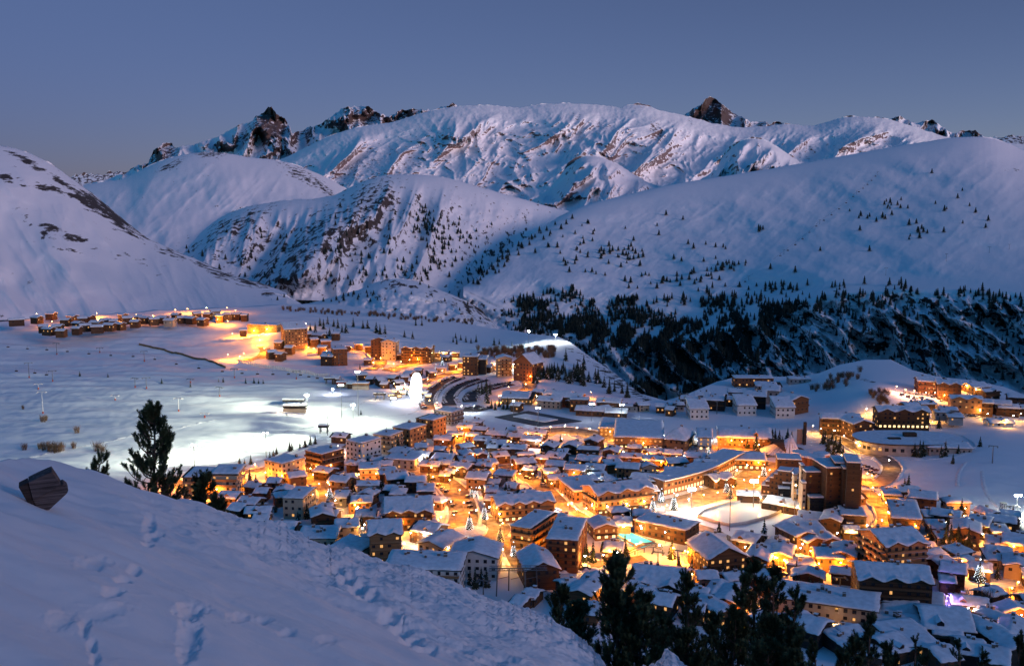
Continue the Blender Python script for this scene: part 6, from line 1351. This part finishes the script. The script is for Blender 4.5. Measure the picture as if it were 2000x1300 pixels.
def gantry():
    root = empty('lift_gantry', G(1012, 1158)); m = MB(); 
    for x, y in ((-9, -3), (-4, 3), (3, -3), (8, 3)): m.tube((x, y, -.5), (x * .95, y * .4, 10), .3, .25, 6)
    m.build('legs', M_metal, root); m = MB()
    for y in (-1.2, 1.2): m.tube((-12, y, 10.2), (12, y, 10.6), .2, .2, 5); m.tube((-12, y, 11.4), (12, y, 11.6), .16, .16, 5)
    for i in range(12): m.tube((-12 + i * 2, -1.2, 10.2), (-11 + i * 2, -1.2, 11.5), .08, .08, 4); m.tube((-11 + i * 2, -1.2, 11.5), (-10 + i * 2, -1.2, 10.3), .08, .08, 4); m.tube((-11 + i * 2, -1.2, 11.5), (-11 + i * 2, 1.2, 11.5), .08, .08, 4)
    m.build('wheel_truss', M_metal, root); m = MB(); [m.tube((x, -.9, 6.5), (x + 5, .9, 6.9), .12, .12, 4) for x in (-9, -3, 3)]; m.build('brace', M_metal, root)
    tag(root, 'wide steel lift gantry standing on four legs below the dark striped chalet', 'lift gantry')
gantry()
def truss():
    a = [G(x, y) for x, y in ((1222, 1086), (1240, 1082), (1258, 1079), (1276, 1079), (1294, 1083))]; o = a[0]; root = empty('curved_lift_bridge', o); m = MB(); h = [.8, 1.6, 2.4, 2.8, 2.4]
    P_ = [p - o + Vector((0, 0, z)) for p, z in zip(a, h)]
    for i in range(4):
        for dz_, dy in ((0, 0), (1.4, 0), (0, 2.5), (1.4, 2.5)): m.tube(P_[i] + Vector((0, dy, dz_)), P_[i + 1] + Vector((0, dy, dz_)), .18, .18, 5)
        m.tube(P_[i], P_[i + 1] + Vector((0, 0, 1.4)), .1, .1, 4); m.tube(P_[i] + Vector((0, 0, 1.4)), P_[i + 1], .1, .1, 4); m.quad([P_[i] + Vector((0, .2, 1.6)), P_[i + 1] + Vector((0, .2, 1.6)), P_[i + 1] + Vector((0, 2.3, 1.6)), P_[i] + Vector((0, 2.3, 1.6))])
    m.build('deck', M_metal, root); m = MB(); [m.tube((p - o), q, .3, .25, 6) for p, q in list(zip(a, P_))[1:]]; m.build('supports', M_metal, root); tag(root, 'curved steel conveyor bridge in front of the turquoise pool', 'bridge')
truss()
def station(px, py, w, label, lit=False, mt=None):
    root = empty('lift_station', G(px, py)); m = MB(); [m.tube((x, y, -1), (x, y, 4), .4, .4, 6) for x in (-w * .35, w * .35) for y in (-2, 2)]; m.build('columns', M_metal, root)
    m = MB(); m.box(-w / 2, w / 2, -3, 3, 4, 5.6); m.build('drive_housing', mt or M_black, root); m = MB(); m.box(-w / 2 - .2, w / 2 + .2, -3.2, 3.2, 5.602, 6.2); m.build('snow_cover', M_snow, root)
    if lit: m = MB(); m.box(-w / 2, w / 2, -2.6, 2.6, -.5, 3.2); m.build('cabin', M_cream, root)
    tag(root, label, 'lift station')
station(574, 790, 17, 'dark lift station on the piste, upper one of the two'); station(576, 804, 17, 'lit lift station on the piste, lower one of the two', True); station(742, 778, 10, 'lift station on legs beside the orange wall by the wheel'); station(645, 750, 10, 'flat dark lift station at the lower end of the white-post fence')
station(668, 755, 9, 'small station with a red front above the piste', True, M_red); station(705, 762, 14, 'low lift station with an orange front', True, M_orange); station(633, 843, 7, 'small lift terminal at the tip of the brightest piste strip')
mp = G(575, 806); 
for x, y, pw in ((548, 808, 5e3), (575, 812, 6e3), (730, 782, 8e3)):
    l = bpy.data.lights.new('station_light', 'POINT'); l.energy = pw * FK * 2; l.color = (1, .7, .4); lo = bpy.data.objects.new('station_light', l); C.objects.link(lo); lo.location = G(x, y) + Vector((0, 0, 3))
def fence(pts, name, label, n, h, mt, rail=True, wd=.3, solid=False):
    P_ = [G(x, y) for x, y in dens(pts, 6)]; root = empty(name, P_[0]); o = P_[0]; m = MB(); L_ = [p - o for p in P_]
    for i in range(len(L_) - 1):
        a, b = L_[i], L_[i + 1]
        if solid: m.quad([a + Vector((0, 0, -.5)), b + Vector((0, 0, -.5)), b + Vector((0, 0, h)), a + Vector((0, 0, h))]); m.quad([a + Vector((.3, .5, h)), a + Vector((0, 0, h)), b + Vector((0, 0, h)), b + Vector((.3, .5, h))]); m.quad([b + Vector((.3, .5, -.5)), a + Vector((.3, .5, -.5)), a + Vector((.3, .5, h)), b + Vector((.3, .5, h))])
        else: m.tube(a + Vector((0, 0, h * .8)), b + Vector((0, 0, h * .8)), .08, .08, 4)
    m.build('panel' if solid else 'rail', mt, root)
    pm = MB(); pm.box(-wd, wd, -wd, wd, -.5, h * 1.15); pme = pm.mesh('post', [mt]); tot = len(L_) - 1
    for k in range(n):
        f = k / (n - 1) * tot; i = min(int(f), tot - 1); q = L_[i].lerp(L_[i + 1], f - i); link('post', pme, root, q)
    tag(root, label, 'fence')
fence([(272, 674), (320, 684), (380, 700), (440, 717)], 'brown_fence', 'long brown snow fence slanting across the upper left piste', 14, 2.0, M_pale, solid=True)
fence([(466, 709), (520, 717), (580, 727), (640, 737), (672, 744)], 'post_fence', 'long row of white posts leading down from the hairpin road', 60, 3.0, M_wmetal, wd=.5)
def bubble():
    p = G(684, 700); root = empty('bubble_hall', p); m = MB(); n_ = 16
    for i in range(8):
        for j in range(n_):
            f = lambda u, v: (14 * math.cos(v) * math.cos(u), 9 * math.sin(v) * math.cos(u), 6.5 * math.sin(u)); u0, u1 = i * math.pi / 16, (i + 1) * math.pi / 16; v0, v1 = 2 * math.pi * j / n_, 2 * math.pi * (j + 1) / n_
            m.quad([f(u0, v0), f(u0, v1), f(u1, v1), f(u1, v0)])
    m.build('dome', M_snow, root, smooth=True); m = MB()
    for j in range(8, 16): v0, v1 = 2 * math.pi * j / n_, 2 * math.pi * (j + 1) / n_; m.quad([(14.3 * math.cos(v0), 9.3 * math.sin(v0), -.5), (14.3 * math.cos(v1), 9.3 * math.sin(v1), -.5), (14.2 * math.cos(v1), 9.2 * math.sin(v1), 2.4), (14.2 * math.cos(v0), 9.2 * math.sin(v0), 2.4)])
    m.build('window_band', M_litw if 0 else M_wmetal, root); tag(root, 'round-roofed snowy hall at the foot of the slim brown tower', 'hall')
bubble()

# ---------------------------------------------------------------- cars
def car_parts(c):
    pm = simple('car_paint', c, .35, .05, 1)
    m = MB(); m.box(-2.1, 2.1, -.85, .85, .3, .95); m.quad([(-2.1, -.85, .95), (2.1, -.85, .95), (1.9, -.8, 1.0), (-1.9, -.8, 1.0)]); body = m.mesh('body', [pm])
    m = MB(); b = [(-1.9, -.75, .951), (1.0, -.75, .951), (1.0, .75, .951), (-1.9, .75, .951), (-1.5, -.62, 1.5), (.4, -.62, 1.5), (.4, .62, 1.5), (-1.5, .62, 1.5)]
    m.v += b; [(m.f.append(q), m.m.append(0)) for q in ((0, 1, 5, 4), (1, 2, 6, 5), (2, 3, 7, 6), (3, 0, 4, 7), (4, 5, 6, 7))]; cab = m.mesh('cabin_glass', [M_glass])
    m = MB(); [m.tube((x, y - .1, .34), (x, y + .1, .34), .34, .34, 10) for x in (-1.35,) for y in (-.8,)]; wh = m.mesh('wheel', [M_eave])
    m = MB(); m.box(-1.5, .45, -.62, .62, 1.503, 1.68); m.box(1.1, 2.0, -.75, .75, .953, 1.06); sn = m.mesh('snow_cap', [M_snow]); return body, cab, wh, sn
CARS = [(n_, car_parts(c)) for n_, c in (('black', (.015, .015, .018)), ('dark blue', (.02, .03, .08)), ('dark red', (.10, .015, .015)), ('silver', (.25, .25, .27)), ('white', (.6, .6, .6)), ('grey', (.08, .08, .085)))]
def car(p, a, where, grp, wheels=True):
    nm, (bo, cb, wh, sn) = CARS[rr.randrange(len(CARS))]; root = empty('parked_car', p, a); link('body', bo, root); link('cabin_glass', cb, root); link('snow_cap', sn, root)
    if wheels:
        for dx in (0, 2.7):
            for dy in (0, 1.6): link('wheel', wh, root, (dx, dy, 0))
    tag(root, f'{nm} snow-dusted car parked {where}', 'car', grp + f', {nm} ones')
for row, wh_ in zip(PARK, ('in the outermost curve of the big car park', 'in the middle curve of the big car park', 'in the inner curve of the big car park', 'in the short lower row of the big car park')):
    P_ = [G(x, y) for x, y in dens(row, 2)]; L = 0
    for i in range(1, len(P_)):
        L += (P_[i] - P_[i - 1]).length
        if L > 3.0:
            L = 0; t = (P_[i] - P_[i - 1]); t.z = 0; t.normalize(); n_ = Vector((-t.y, t.x, 0))
            for s_ in (-5.2, 5.2):
                if rr.random() < .82: q = P_[i] + n_ * s_; q = ground_at(q.x, q.y); q.z += .35; car(q, math.atan2(n_.y, n_.x) + rr.uniform(-.05, .05), wh_, 'cars ' + wh_, False)
for wh_, pts, a in [('along the wide orange avenue', [(856, 950), (864, 956), (872, 962), (880, 982), (884, 990), (888, 1004), (914, 972), (916, 984), (918, 992), (922, 1002), (846, 938), (836, 932)], 70), ('on the pink-lit terrace', [(1770, 768), (1780, 770), (1792, 772), (1804, 771), (1815, 774), (1775, 776), (1788, 779), (1800, 778), (1826, 776), (1812, 782), (1840, 784), (1762, 772)], 20), ('inside the loop of the right-hand road', [(1690, 912), (1697, 914), (1704, 917), (1710, 920), (1694, 920), (1702, 924), (1710, 928)], 10), ('in the yard below the red-brown block', [(1120, 1110), (1130, 1111), (1108, 1108), (1145, 1113)], 0), ('on the yellow lane by the plateau rim', [(1900, 812), (1908, 814), (1890, 808), (1882, 806)], -15), ('on the lit forecourt by the sports centre', [(1120, 866), (1135, 868), (1150, 862), (1165, 864), (1290, 872), (1315, 874), (1345, 876), (1360, 878)], -5), ('on the lit square left of the dark hotel', [(1530, 1104), (1560, 1106), (1580, 1098), (1618, 1098), (1500, 1108)], 0), ('at the fork under the grand hotel', [(1090, 1000), (1110, 1012), (1135, 1018), (1055, 965)], -40), ('along the lane through the middle chalets', [(850, 895), (838, 900), (882, 876), (1030, 936), (1062, 950), (972, 1000)], -30)]:
    for x, y in pts:
        p = G(x, y)
        if inside(p.x, p.y, 1.5): p = free(p, 2.2)
        p.z += .38; car(p, R(a) + rr.uniform(-.15, .15), wh_, 'cars ' + wh_)
# ---------------------------------------------------------------- near pines
M_needle = simple('pine_needles', (.05, .075, .035), .8, .45, 3); M_pbark = simple('pine_bark', (.09, .065, .05), .9, .35, 6)
def brush_np(seed, n=64, L=.42, rad=.14):
    r = np.random.RandomState(seed); V = []
    for i in range(n):
        t = r.rand() ** .8 * L; a = r.uniform(0, 2 * np.pi); d = np.array([np.cos(a), np.sin(a), r.uniform(.5, 1.3)]); d /= np.linalg.norm(d)
        p = np.array([0, 0, t]) + d * .01; ln = rad * r.uniform(.8, 1.25); side = np.cross(d, [0, 0, 1]); side /= np.linalg.norm(side) + 1e-6; sd = side * .019
        V += [p - sd, p + sd, p + d * ln + sd * .3, p + d * ln - sd * .3]
    return np.array(V)
BR = [brush_np(i) for i in range(6)]
def pine(base, H, W, seed, label, nb=34, per=5, bs=1.0, lean=(0, 0), bare=.12, shape=.35, group=None):
    r = random.Random(seed); root = empty('mountain_pine', base); tm = MB(); cm = []; 
    def trunk_pt(z): f = z / H; return Vector((lean[0] * f * f + .12 * math.sin(f * 5 + seed), lean[1] * f * f + .08 * math.sin(f * 4 + seed * 2), z))
    n = 12; pr = trunk_pt(-1.5)
    for i in range(1, n + 1):
        z = H * .97 * i / n; q = trunk_pt(z); tm.tube(pr, q, .035 * H * (1 - (i - 1) / n * .88) * .55, .035 * H * (1 - i / n * .88) * .55, 7, cap=i == n); pr = q
    def brush(p, d, s_):
        b = BR[r.randrange(6)] * s_; d = d.normalized(); q = Vector((0, 0, 1)).rotation_difference(d).to_matrix() @ Matrix.Rotation(r.uniform(0, 6.28), 3, 'Z'); cm.append(b @ np.array(q).T + np.array(p))
    for k in range(nb):
        f = bare + (1 - bare) * (k + r.random()) / nb; z = H * f
        prof = min(1, (f / shape) ** .6 if f < shape else ((1 - f) / (1 - shape)) ** .75) ; L = W * prof * r.uniform(.55, 1.15) + .15
        a = r.uniform(0, 6.28); p0 = trunk_pt(min(z, H * .96)); dirh = Vector((math.cos(a), math.sin(a), 0)); seg = 5; p = p0.copy(); rise = r.uniform(.0, .35)
        pts = [p.copy()]
        for j in range(seg):
            t = (j + 1) / seg; p = p + (dirh * (1 - .45 * t) + Vector((r.uniform(-.15, .15), r.uniform(-.15, .15), rise + .9 * t * t))) * (L / seg); pts.append(p.copy())
        for j in range(seg): tm.tube(pts[j], pts[j + 1], .012 * H * (1 - j / seg) * .28 + .012, .012 * H * (1 - (j + 1) / seg) * .28 + .01, 4, cap=False)
        for j in range(per):
            t = .35 + .65 * (j + r.random()) / per; i = min(int(t * seg), seg - 1); q = pts[i].lerp(pts[i + 1], t * seg - i)
            sd = Vector((r.uniform(-1, 1), r.uniform(-1, 1), r.uniform(.3, 1.4))) * .35 * min(1, L) * bs; q2 = q + sd * r.uniform(.3, 1); tm.tube(q, q2, .015, .01, 3, cap=False)
            brush(q2, Vector((sd.x * .6 + dirh.x * .3, sd.y * .6 + dirh.y * .3, abs(sd.z) + .35)), bs * r.uniform(.8, 1.25)); brush(q2 + Vector((r.uniform(-.12, .12), r.uniform(-.12, .12), -.12)) * bs, Vector((sd.x, sd.y, .6)), bs * r.uniform(.7, 1.05))
        brush(pts[-1], pts[-1] - pts[-2] + Vector((0, 0, .1)), bs * 1.25)
    for j in range(6): brush(trunk_pt(H * (.90 + .018 * j)), Vector((r.uniform(-.4, .4), r.uniform(-.4, .4), 1)), bs * 1.2)
    A = np.concatenate(cm); me = bpy.data.meshes.new('crown'); nq = len(A) // 4
    me.vertices.add(len(A)); me.vertices.foreach_set('co', A.reshape(-1).astype(np.float32)); me.loops.add(len(A)); me.loops.foreach_set('vertex_index', np.arange(len(A), dtype=np.int32))
    me.polygons.add(nq); me.polygons.foreach_set('loop_start', np.arange(0, len(A), 4, dtype=np.int32)); me.polygons.foreach_set('loop_total', np.full(nq, 4, np.int32)); me.materials.append(M_needle); me.update(); me.validate()
    link('crown', me, root); tm.build('trunk', M_pbark, root, smooth=True); tag(root, label, 'pine tree', group); return root
def pine_at(px, top, hw, extra, seed, label, **k):
    b = below(px, extra); D = math.hypot(b.x, b.y); zt = HC + float(ray(px, top)[2]) * D; H = zt - b.z; b.z -= .3
    pine(b, H + .3, hw * D / F, seed, label, bs=k.pop('bs', 1) * 1.0, **k)
pine_at(300, 797, 84, 9, 3, 'tall bushy pine standing alone on the crest of the snow slope', nb=72, per=7, bs=.62, shape=.22, lean=(.05, 0), bare=.16)
pine_at(196, 893, 22, 2.5, 8, 'small pine peeking over the snow crest left of the tall pine', nb=26, per=4, bs=.34, shape=.4)
pine_at(171, 921, 10, 2, 9, 'tiny pine tip on the snow crest left of the small pine', nb=10, per=3, bs=.25)
pine_at(402, 934, 28, 9, 12, 'round dark pine on the crest in front of the orange twin blocks', nb=44, per=6, bs=.7, shape=.5); pine_at(428, 976, 24, 7, 13, 'low spreading pine just right of the round dark one', nb=28, per=6, bs=.65, shape=.4)
NP = [(1198, 1094, 62, 26, 'tall pointed pine with a bare reddish trunk in the bottom centre', 60, .5), (1255, 1168, 62, 22, 'broad dark pine right of the tall pointed pine', 44, .4), (1122, 1190, 50, 18, 'ragged pine at the end of the snow slope', 34, .4), (1090, 1150, 38, 24, 'slim dark pine left of the tall pointed pine', 24, .5), (1342, 1118, 46, 34, 'pine with rounded tufts before the unlit clustered roof', 38, .5), (1300, 1205, 50, 22, 'dense dark pine filling the gap below the clustered roof', 36, .4), (1380, 1205, 54, 26, 'dark pine crowded between two taller ones', 34, .4),
      (1474, 1094, 52, 40, 'tallest two-topped pine in the dark group, left top', 46, .5), (1502, 1106, 40, 38, 'pine twin just right of the tallest one', 34, .5), (1436, 1122, 40, 34, 'pine leaning against the left of the tallest one', 30, .5), (1534, 1150, 34, 36, 'narrow pine in front of the very long striped building', 26, .5), (1518, 1148, 20, 40, 'thin pine top rising left of the striped building', 14, .5), (1430, 1200, 60, 22, 'wide black pine at the bottom under the tallest one', 40, .4), (1490, 1215, 60, 20, 'black pine mass below the twin tops', 40, .4), (1555, 1236, 44, 20, 'dark pine beside the moonlike snowy clearing', 28, .4), (1340, 1240, 60, 16, 'low black pine at the bottom frame edge', 34, .4),
      (1690, 1200, 34, 48, 'dark slender pine between the striped building and the bottom roofs', 26, .5), (1668, 1245, 40, 34, 'pine below the slender dark one', 26, .4), (1620, 1275, 26, 24, 'small pine tip on the bottom edge, left of the pair', 14, .4), (1640, 1282, 24, 24, 'small pine tip on the bottom edge, right of the pair', 14, .4), (1730, 1266, 40, 30, 'pine on the bottom edge in front of the large blue roofs', 24, .4), (1850, 1250, 30, 44, 'pine in the bottom right between two dark roofs', 20, .5), (1788, 1280, 30, 30, 'low pine tip in the bottom right corner roofs', 14, .4), (1962, 1240, 34, 40, 'pine at the far bottom right corner', 24, .5), (1900, 1270, 30, 36, 'pine left of the bottom right corner one', 16, .4), (1128, 1282, 20, 3, 'tiny pine tuft on the snow slope at the bottom edge', 8, .4), (1780, 1240, 18, 50, 'thin dark pine tip among the bottom roofs', 10, .5), (1590, 1256, 30, 24, 'dark pine right of the snowy clearing', 18, .4)]
for i, (x, t, hw, ex, lab, nb, sh) in enumerate(NP):
    pine_at(x, t, hw * .95, ex, 30 + i * 3, lab, nb=int(nb * 1.3), per=6 if nb > 20 else 4, bs=1.05 if nb > 20 else .8, shape=sh, bare=.10 if i else .30, lean=(rnd.uniform(-.4, .4), 0))
# ---------------------------------------------------------------- the weathered wooden block in the snow
def oldwood(name, c, c2):
    m, nt, b = mat(name); tc = N(nt, 'ShaderNodeTexCoord'); mp = N(nt, 'ShaderNodeMapping'); mp.inputs['Rotation'].default_value = (0, R(-21), 0); mp.inputs['Scale'].default_value = (1.6, 8, 34); nt.links.new(tc.outputs['Object'], mp.inputs[0])
    n = N(nt, 'ShaderNodeTexNoise', i_Scale=1.0, i_Detail=7.0, i_Roughness=.65, i_Distortion=.6); nt.links.new(mp.outputs[0], n.inputs['Vector']); mr = N(nt, 'ShaderNodeMapRange', i_1=.34, i_2=.66); nt.links.new(n.outputs[0], mr.inputs[0])
    mx = N(nt, 'ShaderNodeMix', data_type='RGBA'); nt.links.new(mr.outputs[0], mx.inputs[0]); mx.inputs[6].default_value = col(c2); mx.inputs[7].default_value = col(c); nt.links.new(mx.outputs[2], b.inputs['Base Color']); b.inputs['Roughness'].default_value = .9
    bp = N(nt, 'ShaderNodeBump', i_Strength=1.0, i_Distance=.02); nt.links.new(n.outputs[0], bp.inputs['Height']); nt.links.new(bp.outputs[0], b.inputs['Normal']); return m
def log_block():
    o = near(90, 985); D = math.hypot(o.x, o.y); rz = -math.atan2(o.x, o.y); root = empty('wooden_block', o, rz); k = D / F * .84; m1 = oldwood('weathered_wood', (.13, .115, .12), (.022, .02, .022)); m2 = oldwood('dark_end_wood', (.05, .04, .038), (.012, .01, .01))
    def ext(pts, y0, y1, name, mt):
        P_ = [((x - 90) * k, (985 - y) * k * 1.03) for x, y in pts]; m = MB(); n = len(P_)
        if sum(P_[i][0] * P_[(i + 1) % n][1] - P_[(i + 1) % n][0] * P_[i][1] for i in range(n)) < 0: P_ = P_[::-1]
        m.quad([(x, y0, z) for x, z in P_]); m.quad([(x, y1, z) for x, z in P_][::-1])
        for i in range(n): a, b = P_[i], P_[(i + 1) % n]; m.quad([(b[0], y0, b[1]), (a[0], y0, a[1]), (a[0], y1, a[1]), (b[0], y1, b[1])])
        ob = m.build(name, mt, root); bv = ob.modifiers.new('b', 'BEVEL'); bv.width = .015; bv.segments = 2
    ext([(59, 928.5), (82, 919), (105, 911), (113, 926), (121, 942), (92, 955), (66, 967)], -.16, .22, 'upper_plank', m1)
    ext([(66, 968.5), (95, 956), (118, 944.5), (126, 943), (133, 950), (135, 956), (132, 962), (95, 993), (82, 992), (72, 984)], -.11, .24, 'lower_log', m1)
    ext([(40, 937), (57.5, 929.5), (65, 968), (71, 985), (82, 1000), (70, 998), (55, 972)], -.13, .18, 'end_board', m2)
    tag(root, 'weathered dark wooden block half buried in the near snow slope', 'wooden block')
log_block()
# ---------------------------------------------------------------- labels that single each thing out
ORD = ['nearest', 'second', 'third', 'fourth', 'fifth', 'sixth', 'seventh', 'eighth', 'ninth', 'tenth', 'eleventh', 'twelfth', 'thirteenth', 'fourteenth', 'fifteenth']
bk = {}
for it in BLD:
    root, px, py, desc, noun, sz, kind = it
    dd = [(math.hypot(px - x, (py - y) * 1.8), i) for i, (x, y, t) in enumerate(LM)]; d_, i = min(dd); dx, dy = px - LM[i][0], (py - LM[i][1]) * 1.8
    dr = ('right of' if dx > 0 else 'left of') if abs(dx) > abs(dy) else ('in front of' if dy > 0 else 'beyond')
    fam = 'street lamp' if noun == 'street lamp' else 'house'
    bk.setdefault((fam, i, dr, desc), []).append((d_, root, noun, kind))
for (fam, i, dr, desc), v in bk.items():
    v.sort(key=lambda q: q[0])
    for k, (d_, root, noun, kind) in enumerate(v):
        o = ORD[min(k, 14)]; nn = 'street lamp' if fam == 'street lamp' else 'chalet'
        ph = LM[i][2]
        root['label'] = f'{o} {desc} {nn} {dr} {ph}' if fam == 'street lamp' else f'{o} {desc} chalet {dr} {ph}'
        root['category'] = nn
        if fam == 'house': root['group'] = 'snow-roofed chalets of the resort'
